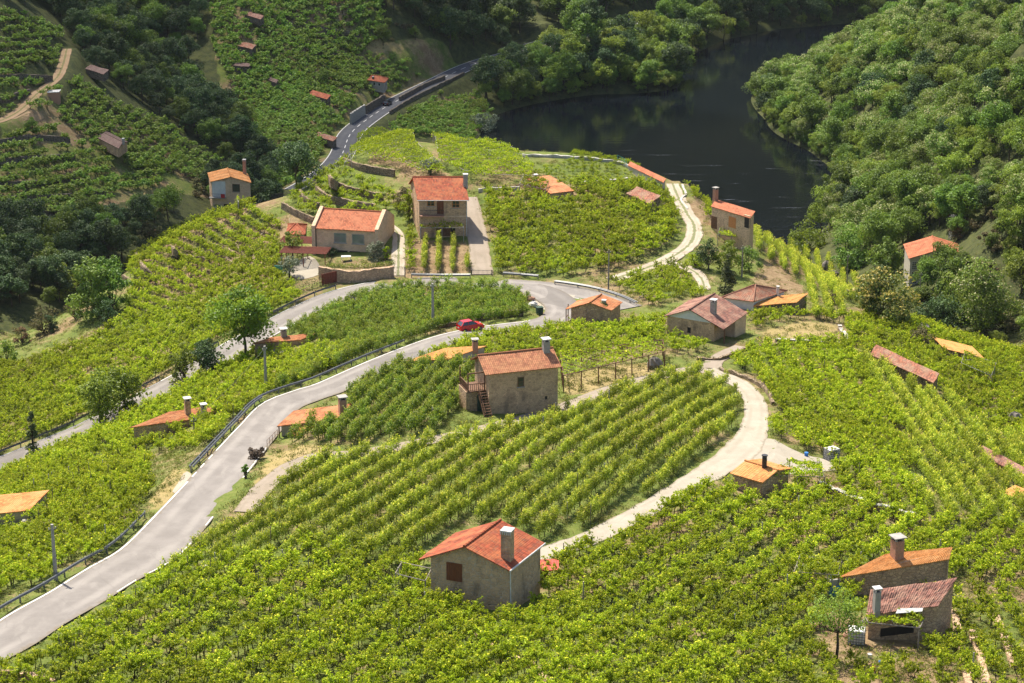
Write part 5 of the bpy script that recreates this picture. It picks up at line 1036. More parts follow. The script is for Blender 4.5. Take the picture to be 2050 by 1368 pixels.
def single_trees():
    T = own_tree
    T(491, 724, 128, 146, 'lime_tree', 'big leafy tree standing between the upper lane and the terrace shed', 40, 4200, clear=.24, r=.2)
    T(203, 855, 92, 100, 'light_tree', 'left one of two feathery trees beside the upper lane', 30, 2600, clear=.14); T(253, 826, 84, 92, 'lime_tree', 'right, taller one of two feathery trees beside the upper lane', 30, 2600, clear=.12)
    T(370, 764, 66, 74, 'light_tree', 'small yellow green tree touching the dark tree by the upper lane', 22, 1800, clear=.1); T(422, 755, 72, 78, 'dark_tree', 'dark bushy tree by the upper lane left of the terrace shed', 26, 2400, clear=.1)
    T(67, 908, 38, 76, 'conifer', 'small dark pine beside the upper lane at the left', 30, 1500, 'cone', clear=.05, name='pine_tree', leaf=.26)
    T(580, 556, 44, 44, 'olive', 'grey green olive tree beside the paved terrace', 18, 1300, clear=.25, name='olive_tree'); T(863, 352, 44, 32, 'olive', 'silvery olive tree at the edge of the vine canopy on the knoll', 18, 1200, clear=.2, name='olive_tree')
    T(749, 518, 46, 36, 'olive', 'round clipped bush at the right corner of the parapet house', 22, 1800, clear=.0, name='round_bush', cat='bush', leaf=.22); T(586, 520, 50, 54, 'light_tree', 'slender light tree in front of the timber slats', 18, 1100, clear=.25)
    T(185, 640, 92, 118, 'oak', 'broad oak at the left crest of the vineyard', 34, 3400, clear=.05, name='oak_tree'); T(225, 625, 70, 112, 'oak', 'upright oak right beside the broad oak on the left crest', 28, 2400, clear=.05, name='oak_tree'); T(135, 600, 60, 70, 'light_tree', 'paler small tree left of the broad oak on the left crest', 22, 1600, clear=.05)
    T(215, 655, 44, 60, 'dark_tree', 'dark bush at the foot of the broad oak', 16, 1200, clear=0, name='bush', cat='bush')
    T(45, 690, 36, 42, 'scrub', 'rusty brown shrub on the left crest', 14, 900, flower=.7, clear=0, name='shrub', cat='shrub'); T(88, 668, 60, 55, 'scrub', 'olive grey shrub right of the rusty shrub on the left crest', 16, 1100, clear=0, name='shrub', cat='shrub'); T(105, 665, 30, 44, 'dark_tree', 'small dark shrub in front of the olive grey shrub', 12, 800, clear=0, name='shrub', cat='shrub')
    T(12, 728, 52, 42, 'lime_tree', 'bright green bush at the left picture edge above the vines', 16, 1200, clear=0, name='bush', cat='bush'); T(150, 640, 40, 36, 'scrub', 'dry shrub under the paler tree on the left crest', 12, 700, clear=0, name='shrub', cat='shrub')
    T(1768, 642, 136, 102, 'chestnut_gold', 'round chestnut tree full of golden blossom on the right crest', 46, 5200, flower=.42, clear=.0, name='chestnut_tree', r=.2)
    T(1620, 502, 76, 52, 'lime_tree', 'yellow green round tree nearest the water on the right crest', 26, 2000, clear=.05); T(1702, 537, 84, 78, 'oak', 'dense dark green tree between the yellow green tree and the lattice house', 34, 3000, clear=.05, name='oak_tree')
    T(1772, 556, 70, 76, 'oak', 'loose green tree touching the left corner of the lattice house', 30, 2600, clear=.1, name='oak_tree')
    T(1418, 540, 50, 58, 'dark_tree', 'very dark tree at the fork of the knoll track', 22, 1700, clear=.1); T(1456, 548, 52, 66, 'lime_tree', 'bright yellow green tree right of the dark tree at the track fork', 26, 2000, clear=.1); T(1500, 545, 50, 52, 'oak', 'mid green tree beside the utility pole at the track fork', 20, 1500, clear=.1)
    T(1456, 596, 54, 78, 'conifer', 'feathery dark cypress behind the hip roofed house', 34, 2200, 'cone', clear=.02, name='cypress_tree', leaf=.3); T(1392, 535, 40, 28, 'vine', 'low bright bush on the inside of the track fork', 12, 800, clear=0, name='bush', cat='bush')
    T(1965, 675, 150, 172, 'chestnut', 'large chestnut with cream blossom right of the lattice house', 46, 5600, flower=.2, clear=.05, name='chestnut_tree', r=.22); T(1905, 622, 78, 112, 'oak', 'tall green tree covering the right half of the lattice house', 36, 3400, clear=.05, name='oak_tree'); T(1888, 668, 96, 72, 'dark_tree', 'dark broad bush below the lattice house', 30, 2600, clear=0, name='bush', cat='bush')
    T(1674, 1322, 120, 138, 'light_tree', 'thin leaved tree with bare limbs beside the crooked ruin', 26, 1700, clear=.3, leaf=.2, r=.13)
    T(936, 806, 50, 40, 'light_tree', 'small pale fruit tree left of the balcony house', 14, 800, clear=.35, leaf=.2); T(492, 958, 17, 28, 'oak', 'tiny round shrub at the edge of the lower lane', 8, 500, clear=.15, name='shrub', cat='shrub', leaf=.16)
    T(514, 918, 34, 24, 'twig', 'heap of dry grey brushwood beside the lower lane', 10, 1100, clear=0, name='brushwood', cat='brushwood', leaf=.2); T(1660, 606, 26, 20, 'twig', 'heap of brown prunings behind the grass lawn', 8, 700, clear=0, name='prunings', cat='prunings', leaf=.2)
    T(820, 440, 36, 66, 'vine', 'tall climbing vine at the left corner of the tall house', 16, 1300, clear=0, name='climbing_vine', cat='vine', leaf=.24); T(806, 420, 46, 60, 'scrub', 'overgrown bank shrub left of the tall house', 14, 1000, clear=0, name='shrub', cat='shrub')
    T(775, 520, 18, 34, 'vine', 'narrow bright shrub beside the entrance ramp', 8, 500, clear=0, name='shrub', cat='shrub', leaf=.2); T(665, 512, 22, 16, 'dark_tree', 'little dark bush under the parapet house windows', 8, 500, clear=0, name='bush', cat='bush', leaf=.2)
    T(1205, 650, 36, 50, 'oak', 'thick ivy climbing the front of the small bend house', 16, 1500, clear=0, name='ivy', cat='ivy', leaf=.2)
    T(540, 372, 40, 44, 'dark_tree', 'dark round tree beyond the sandy court', 20, 1500, clear=0); T(1320, 395, 30, 26, 'oak', 'dark bush at the end of the orange crest roof', 12, 900, clear=0, name='bush', cat='bush')
    T(972, 262, 60, 34, 'olive', 'silvery willow at the water edge behind the knoll', 18, 1500, clear=0, name='willow_tree'); T(955, 225, 40, 40, 'light_tree', 'light tree between the willow and the dark road', 16, 1200, clear=0)
    T(1840, 690, 60, 36, 'scrub', 'dry scrub on the rock outcrop under the golden chestnut', 14, 1000, clear=0, name='shrub', cat='shrub')
single_trees()
# ------------------------------------------------------------------ the cloud that shades the far slopes
def cloud():
    z = 820.0; S = np.array(TO_SUN)*((z-10)/TO_SUN.z)
    poly = np.array([(-520,405),(-180,405),(-105,424),(-78,440),(-45,462),(-10,476),(40,486),(72,525),(80,600),(70,655),(40,682),(8,690),(-6,730),(0,800),(40,862),(180,880),(360,905),(380,1080),(-520,1080)], float); E = spline(np.vstack((poly, poly[:1])), 8.0)[:-1]
    c = np.array((-150., 760.)); V = []; Fc = []; n = len(E); R = 14; ph = RNG.random(6)*6
    for r in range(R+1):
        f = r/R
        for k, p in enumerate(E):
            q = c+(p-c)*f; w = 1+.012*math.sin(k*.9+ph[0])*(r == R); q = c+(q-c)*w; hgt = (1-f**4)*(60+22*math.sin(q[0]*.05+ph[1])*math.sin(q[1]*.043+ph[2])+10*math.sin(q[0]*.15)*math.sin(q[1]*.13)); V.append((q[0]+S[0], q[1]+S[1], z+hgt))
    m = len(V)
    for r in range(R+1):
        f = r/R
        for k, p in enumerate(E): q = c+(p-c)*f*(1 if r < R else 1.0); V.append((q[0]+S[0], q[1]+S[1], z-8*(1-f**4)-1))
    for r in range(R):
        for k in range(n):
            a, b = r*n+k, r*n+(k+1) % n; Fc.append((a, a+n, b+n, b)); Fc.append((m+a, m+b, m+b+n, m+a+n))
    for k in range(n): a, b = R*n+k, R*n+(k+1) % n; Fc.append((a, m+a, m+b, b))
    t = NT('cloud'); mx = t.n('ShaderNodeMixShader'); mx.inputs[0].default_value = .68; t.l(t.bsdf((.9, .9, .9), 1., 0.), mx.inputs[1]); tr = t.n('ShaderNodeBsdfTransparent'); t.l(tr.outputs[0], mx.inputs[2]); M = t.end(mx.outputs[0]); o = link('cloud', new_mesh('cloud', V, Fc, M, True)); tag(o, 'flat based cloud high over the valley', None, None, 'structure')
cloud()
# ------------------------------------------------------------------ guardrails, walls, poles, pergolas, vehicles and small things
def px_len(p): return F/np.linalg.norm(np.asarray(p)-(0, 0, CAMH))
def side_line(P, a, b, side, gap=.6):
    A, B = pt(*a), pt(*b); i, j = (int(np.argmin(np.hypot(P[:, 0]-q[0], P[:, 1]-q[1]))) for q in (A, B)); i, j = min(i, j), max(i, j); Q = P[i:j+1]
    T = np.gradient(P[:, :2], axis=0); T /= np.linalg.norm(T, axis=1)[:, None]; N = np.stack((T[:, 1], -T[:, 0]), 1)[i:j+1]; xy = Q[:, :2]+N*side*(Q[:, 3:4]/2+gap); return np.column_stack((xy, Q[:, 2]))
def guardrail(L, label, two=False):
    L = spline(L, 2.0); o = empty('guardrail', L[0], 0, label, 'guardrail', 'guardrails along the lanes'); L = L-L[0]; T = np.gradient(L, axis=0); T /= np.linalg.norm(T, axis=1)[:, None]; N = np.stack((T[:, 1], -T[:, 0], 0*T[:, 0]), 1)
    prof = [(-.05, .42), (.03, .47), (.03, .53), (-.03, .58), (.03, .63), (.03, .69), (-.05, .74)]; m = MB(); V = []; n = len(L); k = len(prof)
    for off in ((0, .38) if two else (0,)):
        V = [tuple(L[i]+N[i]*(a+off)+np.array((0, 0, z))) for i in range(n) for a, z in prof]; m.add(V, [(i*k+j, (i+1)*k+j, (i+1)*k+j+1, i*k+j+1) for i in range(n-1) for j in range(k-1)])
    m.build('rail', 'metal', o)
    for i in range(0, n, 2): MB().box((L[i][0]+N[i][0]*(.19 if two else -.08), L[i][1]+N[i][1]*(.19 if two else -.08), L[i][2]+.2), (.12, .12, 1.05), math.atan2(T[i][1], T[i][0])).build('post', 'metal', o)
    return o
guardrail(side_line(LOWER, (60,1245), (345,1040), -1), 'steel guardrail along the wide lower lane at the bottom left'); guardrail(side_line(LOWER, (440,945), (560,815), -1), 'double steel guardrail on the lower lane above the layby', True)
guardrail(side_line(LOWER, (566,812), (850,697), -1), 'long steel guardrail on the straight lane climbing to the red car'); guardrail(side_line(UPPER, (690,585), (575,640), 1, .3), 'short guardrail on the upper lane below the hedge')
guardrail(side_line(UPPER, (475,695), (410,735), 1, .3), 'guardrail piece on the upper lane behind the big leafy tree'); guardrail(side_line(UPPER, (350,770), (292,797), 1, .3), 'guardrail piece on the upper lane above the feathery trees'); guardrail(side_line(UPPER, (210,840), (-10,945), 1, .3), 'guardrail on the upper lane down to the left picture edge')
guardrail(pts([(1112,570),(1155,576),(1200,585),(1245,599),(1276,613)]), 'curved double guardrail round the outside of the bend', True); guardrail(pts([(824,556),(880,557),(942,557)]), 'guardrail in front of the bare soil garden of the tall house', True); guardrail(pts([(1008,553),(1045,556),(1078,559)]), 'short guardrail right of the driveway foot', True)
guardrail(side_line(FAR, (1060,97), (1160,72), -1, .5), 'pale guardrail on the far river road')
def stone_wall(px, h, label, mat='dry_wall', th=.5, cap=None, base=-.6, group=None, name='stone_wall', world=None, step=.8):
    L = spline(pts(px) if world is None else world, step); n = len(L); T = np.gradient(L[:, :2], axis=0); T /= np.linalg.norm(T, axis=1)[:, None]+1e-9; N = np.stack((T[:, 1], -T[:, 0]), 1); V = []; o = L[0].copy()
    top = h+RNG.normal(size=n)*.07; sec = [(-1, base), (-1, .5), (-.9, 1), (.9, 1), (1, .5), (1, base)]; jit = lambda: RNG.normal()*.035
    for i in range(n):
        for s, f in sec:
            z = base if f == base else top[i]*f; V.append((L[i][0]+N[i][0]*s*th/2+jit()-o[0], L[i][1]+N[i][1]*s*th/2+jit()-o[1], L[i][2]+z+jit()-o[2]))
    k = len(sec); Fc = [(i*k+j, (i+1)*k+j, (i+1)*k+j+1, i*k+j+1) for i in range(n-1) for j in range(k-1)]+[tuple(range(k-1, -1, -1)), tuple((n-1)*k+j for j in range(k))]
    w = link(name, new_mesh(name, V, Fc, mat), None, tuple(o)); tag(w, label, 'wall', group)
    if cap:
        m = MB()
        for i in range(n-1):
            a, b = L[i]-o, L[i+1]-o; m.beam((a[0], a[1], a[2]+(top[i])+.06), (b[0], b[1], b[2]+top[i]+.06), th*1.15, .12)
        m.build('coping', cap, w)
    return w
GT = 'curved terrace walls on the knoll'
for px, h, lab in (([(689,329),(723,342),(790,354)], 1.3, 'topmost curved terrace wall under the vine canopy left of the tall house'), ([(653,347),(660,364),(680,380),(741,396),(766,400)], 1.2, 'second curved terrace wall on the grassy left flank of the knoll'),
    ([(630,372),(636,389),(667,407),(752,424)], 1.3, 'third curved terrace wall just above the parapet house roof'), ([(601,391),(609,404),(639,419)], 1.1, 'short lower terrace wall above the kiosk'), ([(565,418),(589,431),(629,449)], 1.2, 'lowest terrace wall between the sandy court and the kiosk')):
    stone_wall(px, h, lab, group=GT)
GL = 'terrace walls among the left crest vines'
for px, lab in (([(331,481),(345,500),(362,516),(418,525)], 'terrace wall in the upper half of the left crest vines'), ([(272,512),(281,531),(310,563)], 'terrace wall beside the oaks on the left crest'), ([(246,558),(262,567),(277,579)], 'short terrace wall at the foot of the oaks'), ([(398,491),(440,500),(470,512)], 'terrace wall in the middle of the left crest vines'),
    ([(420,508),(450,520),(478,545)], 'terrace wall below the middle one on the left crest'), ([(493,487),(509,514),(503,540)], 'upright terrace wall nearest the paved terrace'), ([(470,494),(490,520),(484,548)], 'upright terrace wall left of the nearest one'), ([(390,600),(420,575),(444,560)], 'pale terrace wall edge above the big leafy tree')): stone_wall(px, .75, lab, group=GL)
stone_wall([(640,558),(668,562),(700,566),(745,562),(789,556)], 2.0, 'pinkish stone retaining wall under the parapet house garden', 'stone_brown', .6); stone_wall([(952,645),(980,641),(1046,633)], 1.15, 'dark field stone wall beside the red car'); stone_wall([(868,662),(890,657),(915,653)], .6, 'low tumbled wall left of the red car')
GW = 'white terrace walls on the knoll'
stone_wall([(1046,314),(1130,317),(1190,322),(1240,329),(1265,341),(1286,360)], .55, 'long white terrace wall along the river side of the knoll', 'white_stone', .5, group=GW); stone_wall([(1160,370),(1200,366),(1262,361)], .5, 'straight white terrace wall below the pale vine plot', 'white_stone', .5, group=GW)
stone_wall([(1366,372),(1373,390),(1364,401),(1376,420)], .2, 'white kerb wall winding beside the knoll track', 'white_stone', .4, group=GW); stone_wall([(958,385),(985,382),(1040,382)], .7, 'pale edged wall below the bare rows right of the tall house', 'white_stone', .4, group=GW)
stone_wall([(1552,690),(1600,691),(1640,693),(1686,694),(1692,680),(1680,662)], .7, 'stone wall with pale top round the grass lawn', 'dry_wall', .5, 'white_stone'); stone_wall([(1640,980),(1700,1008),(1760,1027),(1835,1046)], .9, 'pale topped wall running from the hut to the right', 'stone_brown', .5, 'white_stone'); stone_wall([(1442,743),(1500,762),(1535,786),(1548,812)], .5, 'low rough wall along the outer side of the concrete lane')
stone_wall([(1600,690),(1500,700),(1440,722),(1395,722)], .45, 'low bank wall below the white gable house')
GR = 'terrace walls at the lower right corner'
for px, lab in (([(1908,1225),(1918,1270),(1930,1330),(1940,1380)], 'terrace wall right beside the crooked ruin'), ([(1990,1235),(2012,1285),(2030,1340)], 'terrace wall nearest the right picture edge'), ([(1945,1270),(1962,1320),(1975,1380)], 'terrace wall between two others at the lower right corner')): stone_wall(px, .5, lab, 'stone_brown', .7, group=GR)
stone_wall([(955,1275),(1005,1315),(1060,1335),(1100,1372)], .5, 'broken wall at the bottom edge below the rubble house', 'stone_brown'); stone_wall([(-20,1358),(40,1362),(110,1380)], .7, 'rough wall in the bottom left corner', 'stone_brown')
GF = 'dark terrace walls on the far left slope'
for px, lab in (([(-10,437),(100,432),(200,424)], 'lowest dark terrace wall on the far left slope'), ([(-10,402),(90,400),(215,392)], 'dark terrace wall second from the bottom on the far left slope'), ([(-10,372),(60,372),(150,360)], 'dark terrace wall below the dark roofed house'), ([(-10,330),(60,322),(150,318)], 'dark terrace wall left of the dark roofed house'), ([(-10,160),(50,158),(105,162)], 'dark terrace wall left of the dirt track'), ([(0,205),(30,196),(60,188)], 'short dark terrace wall above the dirt turnout'), ([(-10,292),(60,280),(140,285)], 'dark terrace wall below the dirt turnout'),
    ([(560,30),(640,60),(720,72)], 'dark terrace wall high on the far vineyard hill'), ([(640,110),(700,120),(760,150)], 'dark terrace wall above the far grey villa')): stone_wall(px, 1.2, lab, 'dark_wall', .6, group=GF, step=1.6)
stone_wall(None, 1.0, 'dark retaining wall on the river side of the dark road', 'dark_wall', .5, world=side_line(FAR, (770,230), (925,150), 1, .8), step=1.6); stone_wall([(702,250),(716,240),(730,231)], 3.2, 'grey concrete retaining wall beside the dark road', 'cement', .6, name='concrete_wall'); stone_wall([(733,229),(750,218),(770,206)], 2.6, 'brown stone retaining wall below the far villa', 'dark_wall', .6); stone_wall([(800,203),(850,176),(890,160)], 1.4, 'low stone wall on the upper side of the dark road', 'dark_wall', .6)
def pole(u, vb, vt, label, wood=False, r=.14):
    p = pt(u, vb); zt = z_at(p[0], p[1], vt); h = zt-p[2]; o = empty('utility_pole', p, .5, label, 'utility pole', 'utility poles'); MB().bar((0, 0, -.5), (0, 0, h), r*1.25, 8, r*.8).build('shaft', 'grey_wood' if wood else 'cement', o)
    m = MB(); m.beam((-.35, 0, h-.5), (.35, 0, h-.5), .08, .1); a = m.build('cross_arm', 'dark_metal', o); [MB().bar((x, 0, h-.45), (x, 0, h-.28), .045, 6).build('insulator', 'cap_white', a) for x in (-.3, .3)]; return p, h
PL = [pole(533, 788, 693, 'thick concrete utility pole beside the terrace shed', r=.2), pole(867, 662, 568, 'concrete utility pole left of the red car', r=.2), pole(112, 1163, 1050, 'concrete utility pole at the guardrail in the lower left', r=.17), pole(390, 893, 836, 'thin wooden pole in front of the two chimney house', True, .09), pole(1694, 590, 510, 'wooden pole in the vines left of the golden chestnut', True, .11), pole(1218, 582, 500, 'wooden pole on the outside of the road bend', True, .12), pole(1485, 556, 492, 'wooden pole beside the trees at the track fork', True, .12), pole(1840, 612, 546, 'thin wooden pole in front of the lattice house', True, .1)]
def wire(a, b, label):
    (p, h), (q, k) = a, b; A = np.array((p[0], p[1], p[2]+h-.3)); B = np.array((q[0], q[1], q[2]+k-.3)); m = MB(); n = 14; L = [A+(B-A)*t-np.array((0, 0, 4*t*(1-t)*np.linalg.norm(B-A)*.02)) for t in np.linspace(0, 1, n)]
    for i in range(n-1): m.bar(L[i]-A, L[i+1]-A, .018, 4)
    tag(m.build('power_line', 'dark_metal', None, loc=tuple(A)), label, 'power line')
wire(PL[0], PL[3], 'thin cable from the terrace shed pole to the two chimney house'); wire(PL[5], PL[6], 'thin cable over the knoll track fork'); wire(PL[4], PL[7], 'thin cable in front of the golden chestnut')
p = pt(1905, 478); o = empty('pylon', p, .4, 'small grey lattice pylon above the lattice house', 'pylon'); zt = z_at(p[0], p[1], 430)-p[2]; m = MB()
for sx in (-1, 1):
    for sy in (-1, 1): m.beam((sx*.5, sy*.5, -1), (sx*.25, sy*.25, zt), .1, .1)
for k in range(8):
    z0, z1 = zt*k/8, zt*(k+1)/8; w0, w1 = .5-.25*k/8, .5-.25*(k+1)/8
    for a, b in (((-1, -1), (1, -1)), ((1, -1), (1, 1)), ((1, 1), (-1, 1)), ((-1, 1), (-1, -1))): m.beam((a[0]*w0, a[1]*w0, z0), (b[0]*w1, b[1]*w1, z1), .07, .07); m.beam((b[0]*w0, b[1]*w0, z0), (a[0]*w1, a[1]*w1, z1), .07, .07)
m.build('lattice', 'cement', o); m = MB(); m.beam((-.9, 0, zt-.3), (.9, 0, zt-.3), .12, .12); m.build('cross_arm', 'metal', o)
def pergola(px, h, label, post=3.6, mat='grey_wood', cover=.82, dens=62, beams=True, leafmat='vine', sag=.12, r=.06, name='vine_pergola'):
    G = pts(px); c = G.mean(0); o = empty(name, c, 0, label, 'pergola', None); P = G[:, :2]-c[:2]; n = len(P); zz = lambda x, y: float(hz(x+c[0], y+c[1]))-c[2]
    Q = []
    for k in range(n):
        a, b = P[k], P[(k+1) % n]; m_ = max(1, int(round(np.linalg.norm(b-a)/post))); Q += [a+(b-a)*i/m_ for i in range(m_)]
    for q in Q[:60]: MB().bar((q[0], q[1], zz(*q)-.3), (q[0]+RNG.normal()*.05, q[1], zz(*q)+h+.1), r, 6, r*.85).build('post', mat, o)
    m = MB(); k = len(Q)
    for i in range(k): a, b = Q[i], Q[(i+1) % k]; m.bar((a[0], a[1], zz(*a)+h), (b[0], b[1], zz(*b)+h), r*.7, 5)
    if beams:
        lo, hi = P.min(0), P.max(0); d = (P[1]-P[0])/np.linalg.norm(P[1]-P[0]); e = np.array((-d[1], d[0])); s = P@d; t = P@e
        for v in np.arange(s.min()+.6, s.max(), 2.4):
            tt = np.linspace(t.min(), t.max(), 40); xy = v*d[None]+tt[:, None]*e[None]; ins = inpoly(xy[:, 0], xy[:, 1], P)
            if ins.sum() > 2: a, b = xy[ins][0], xy[ins][-1]; m.bar((a[0], a[1], zz(*a)+h+.06), (b[0], b[1], zz(*b)+h+.06), r*.6, 4)
    m.build('beam', mat, o)
    if dens:
        lo, hi = P.min(0)-.3, P.max(0)+.3; A = (hi-lo).prod(); N = int(A*dens); x = RNG.uniform(lo[0], hi[0], N); y = RNG.uniform(lo[1], hi[1], N); w = np.sin(x*.9+np.sin(y*.8)*1.5)*np.sin(y*1.1+1.)
        ok = inpoly(x, y, P*1.03) & (RNG.random(N) < cover*(.62+.55*w)); x, y, w = x[ok], y[ok], w[ok]; z = hz(x+c[0], y+c[1])-c[2]+h+.12+w*sag*1.6+.22*np.sin(x*2.7+y)*np.sin(y*2.9-x*.6)+np.abs(RNG.normal(size=len(x)))*.2-RNG.random(len(x))*.2
        T = np.clip(.45+.2*w+RNG.normal(size=len(x))*.2, 0, 1); V, Fc, TT = leaves(np.stack((x, y, z), 1), rnd_unit(len(x), 1.1), RNG.uniform(.2, .42, len(x)), T); link('canopy', leaf_mesh('canopy', V, Fc, TT, leafmat), o)
    return o
pergola([(703,318),(716,292),(782,274),(830,300),(888,352),(850,362),(800,338),(745,332)], 1.9, 'wide vine canopy on concrete posts at the left top of the knoll', mat='cement'); pergola([(800,276),(870,288),(960,299),(1010,306),(1065,345),(1060,372),(985,370),(930,362),(880,335)], 1.9, 'wide vine canopy right of the dark gap on top of the knoll', mat='cement')
pergola([(1128,786),(1330,736),(1326,712),(1122,738)], 2.3, 'brown timber pergola half covered with vines beside the balcony house', mat='wood', cover=.5, r=.09, dens=40); pergola([(792,1188),(852,1203),(864,1178),(805,1165)], 2.0, 'small bare timber frame left of the rubble house', mat='grey_wood', cover=.1, dens=8, beams=False, r=.07)
pergola([(1540,990),(1648,992),(1640,962),(1580,958)], 2.2, 'leafy pergola joined to the orange tiled hut', mat='grey_wood'); pergola([(1722,1292),(1838,1304),(1852,1276),(1745,1268)], 2.3, 'shaggy vine pergola in front of the crooked ruin', mat='grey_wood', r=.08, sag=.25)
pergola([(1922,756),(1982,782),(1992,756),(1930,735)], 2.3, 'dark vine pergola below the gully shed', mat='cement', sag=.25); pergola([(1040,392),(1092,402),(1098,385),(1048,372)], 2.1, 'vine pergola on the left of the orange roofed vine shed', mat='cement'); pergola([(1588,1185),(1676,1192),(1680,1165),(1600,1150)], 2.1, 'vine pergola left of the brick chimney shed', mat='grey_wood'); pergola([(432,430),(478,429),(478,420),(434,421)], 2.2, 'narrow vine pergola under the white balcony', mat='cement', post=2.5)
pergola([(842,486),(928,486),(928,478),(842,478)], 2.6, 'narrow vine pergola along the front of the tall house', mat='cement', cover=.7, post=3); pergola([(1437,492),(1490,498),(1494,486),(1440,478)], 1.9, 'metal framed pergola below the speckled river house', mat='metal', cover=.6)
pergola([(690,345),(700,330),(712,322),(704,338)], 1.8, 'bare corner frame of the knoll canopy', mat='cement', dens=0, beams=False, name='post_frame')
for u, v, W, dep, z, lab in ((600, 505, 6.4, 4.2, 2.0, 'upper brown slat roof beside the parapet house'), (612, 527, 8.0, 4.0, 2.1, 'lower brown slat roof above the paved terrace')):
    p = pt(u, v); o = empty('slat_roof', p, -.12, lab, 'slat roof')
    for k in range(10): MB().box((0, dep*(k/9-.5), z+.16), (W, .15, .09)).build('slat', 'rust', o)
    for x in (-W*.46, 0, W*.46): MB().box((x, 0, z+.04), (.12, dep, .13)).build('bearer', 'rust', o); [MB().box((x, y, z/2-.6), (.13, .13, z+1.2)).build('post', 'rust', o) for y in (-dep*.45, dep*.45)]
# vehicles
def car(u, v, yaw, paint, label):
    p = pt(u, v); o = empty('parked_car', p, yaw, label, 'car'); w = .82
    side = [(-1.92, .34), (-1.93, .78), (-1.86, .98), (-1.62, 1.04), (.62, 1.02), (1.22, .96), (1.78, .82), (1.92, .62), (1.94, .34), (1.62, .22), (-1.62, .22)]; b = MB(); n = len(side)
    R = []
    for y, k in ((-w, .96), (-w*1.02, 1), (w*1.02, 1), (w, .96)): R.append([(x*(k if abs(y) == w else 1), y, z) for x, z in side])
    b.add([q for r in (R[0], R[3]) for q in r], [tuple(range(n)), tuple(range(2*n-1, n-1, -1))]+[(k, n+k, n+(k+1) % n, (k+1) % n) for k in range(n)]); gh = [(-1.80, 1.02, .76), (-1.40, 1.47, .60), (.05, 1.50, .60), (.98, 1.0, .76)]
    m = b.build('body', paint, o); g = MB(); V = [(x, s*y, z) for s in (-1, 1) for x, z, y in gh]; g.add(V, [(0, 1, 2, 3), (7, 6, 5, 4), (0, 4, 5, 1), (2, 6, 7, 3)]); g.build('windows', 'dark_glass', o)
    t = MB(); t.add([(-1.42, -.61, 1.475), (.06, -.61, 1.505), (.06, .61, 1.505), (-1.42, .61, 1.475), (-1.38, -.58, 1.53), (0, -.58, 1.555), (0, .58, 1.555), (-1.38, .58, 1.53)], [(3, 2, 1, 0), (4, 5, 6, 7), (0, 1, 5, 4), (1, 2, 6, 5), (2, 3, 7, 6), (3, 0, 4, 7)])
    for s in (-1, 1): t.beam((-1.80, s*.77, 1.02), (-1.40, s*.62, 1.5), .13, .05); t.beam((-.62, s*.72, 1.02), (-.66, s*.62, 1.5), .09, .05); t.beam((.98, s*.77, 1.0), (.05, s*.62, 1.52), .07, .05)
    t.build('roof', paint, o)
    for x in (-1.22, 1.2):
        for s in (-1, 1):
            wl = MB().bar((x, s*.62, .30), (x, s*.85, .30), .30, 16).build('wheel', 'tyre', o); MB().bar((x, s*.84, .30), (x, s*.865, .30), .19, 10).build('rim', 'metal', wl)
    for s in (-1, 1): MB().box((-1.9, s*.68, .88), (.09, .16, .24)).build('tail_light', 'lamp_red', o); MB().box((1.86, s*.6, .68), (.12, .3, .16)).build('headlight', 'cap_white', o); MB().box((.72, s*.92, 1.06), (.14, .16, .12)).build('mirror', paint, o)
    MB().box((-1.95, 0, .42), (.06, 1.5, .22)).build('bumper', paint, o); MB().box((-1.96, 0, .66), (.03, .5, .12)).build('number_plate', 'cap_white', o)
d = (pt(985, 655)-pt(930, 664))[:2]
car(942, 661, math.atan2(d[1], d[0])-.30, 'car_red', 'red hatchback parked on the verge of the lower lane')
d = (pt(800, 200)-pt(770, 216))[:2]; car(776, 211, math.atan2(d[1], d[0]), 'car_black', 'black car parked beside the dark river road')
def spot(u, v): return tuple(pt(u, v))
def tank(u, v, rz, label, s=1.0):
    o = empty('water_tank', spot(u, v), rz, label, 'water tank'); o.scale = (s,)*3; MB().box((0, 0, .07), (1.25, 1.05, .14)).build('pallet', 'grey_wood', o); MB().box((0, 0, .70), (1.12, .94, 1.06)).build('container', 'tank', o); m = MB()
    for k in range(6):
        z = .2+k*.2
        for y in (-.5, .5): m.beam((-.6, y, z), (.6, y, z), .03, .03)
        for x in (-.6, .6): m.beam((x, -.5, z), (x, .5, z), .03, .03)
    for k in range(7):
        x = -.6+k*.2; [m.beam((x, y, .14), (x, y, 1.22), .03, .03) for y in (-.5, .5)]
    for k in range(5): [m.beam((x, -.4+.2*k, .14), (x, -.4+.2*k, 1.22), .03, .03) for x in (-.6, .6)]
    m.build('cage', 'metal', o); MB().bar((0, 0, 1.2), (0, 0, 1.31), .14, 10).build('lid', 'dark_metal', o)
tank(1664, 922, .5, 'caged white water tank at the end of the concrete yard', 1.25); tank(1714, 1290, -.2, 'caged white water tank under the thin leaved tree by the crooked ruin', 1.25); tag(MB().bar((0, 0, 0), (0, 0, .5), .22, 12, .24).build('barrel', 'blue', None, loc=spot(1614, 914)), 'small blue barrel beside the concrete yard', 'barrel')
for (u, v, m_, lab) in ((1748, 1343, 'red_cloth', 'red bucket in front of the crooked ruin'), (1763, 1333, 'blue', 'blue bucket in front of the crooked ruin'), (1741, 1318, 'cap_white', 'white bucket in front of the crooked ruin')):
    o = MB().bar((0, 0, 0), (0, 0, .42), .17, 10, .22).build('bucket', m_, None, loc=spot(u, v)); tag(o, lab, 'bucket'); MB().bar((-.22, 0, .42), (.22, 0, .46), .015, 4).build('handle', 'dark_metal', o)
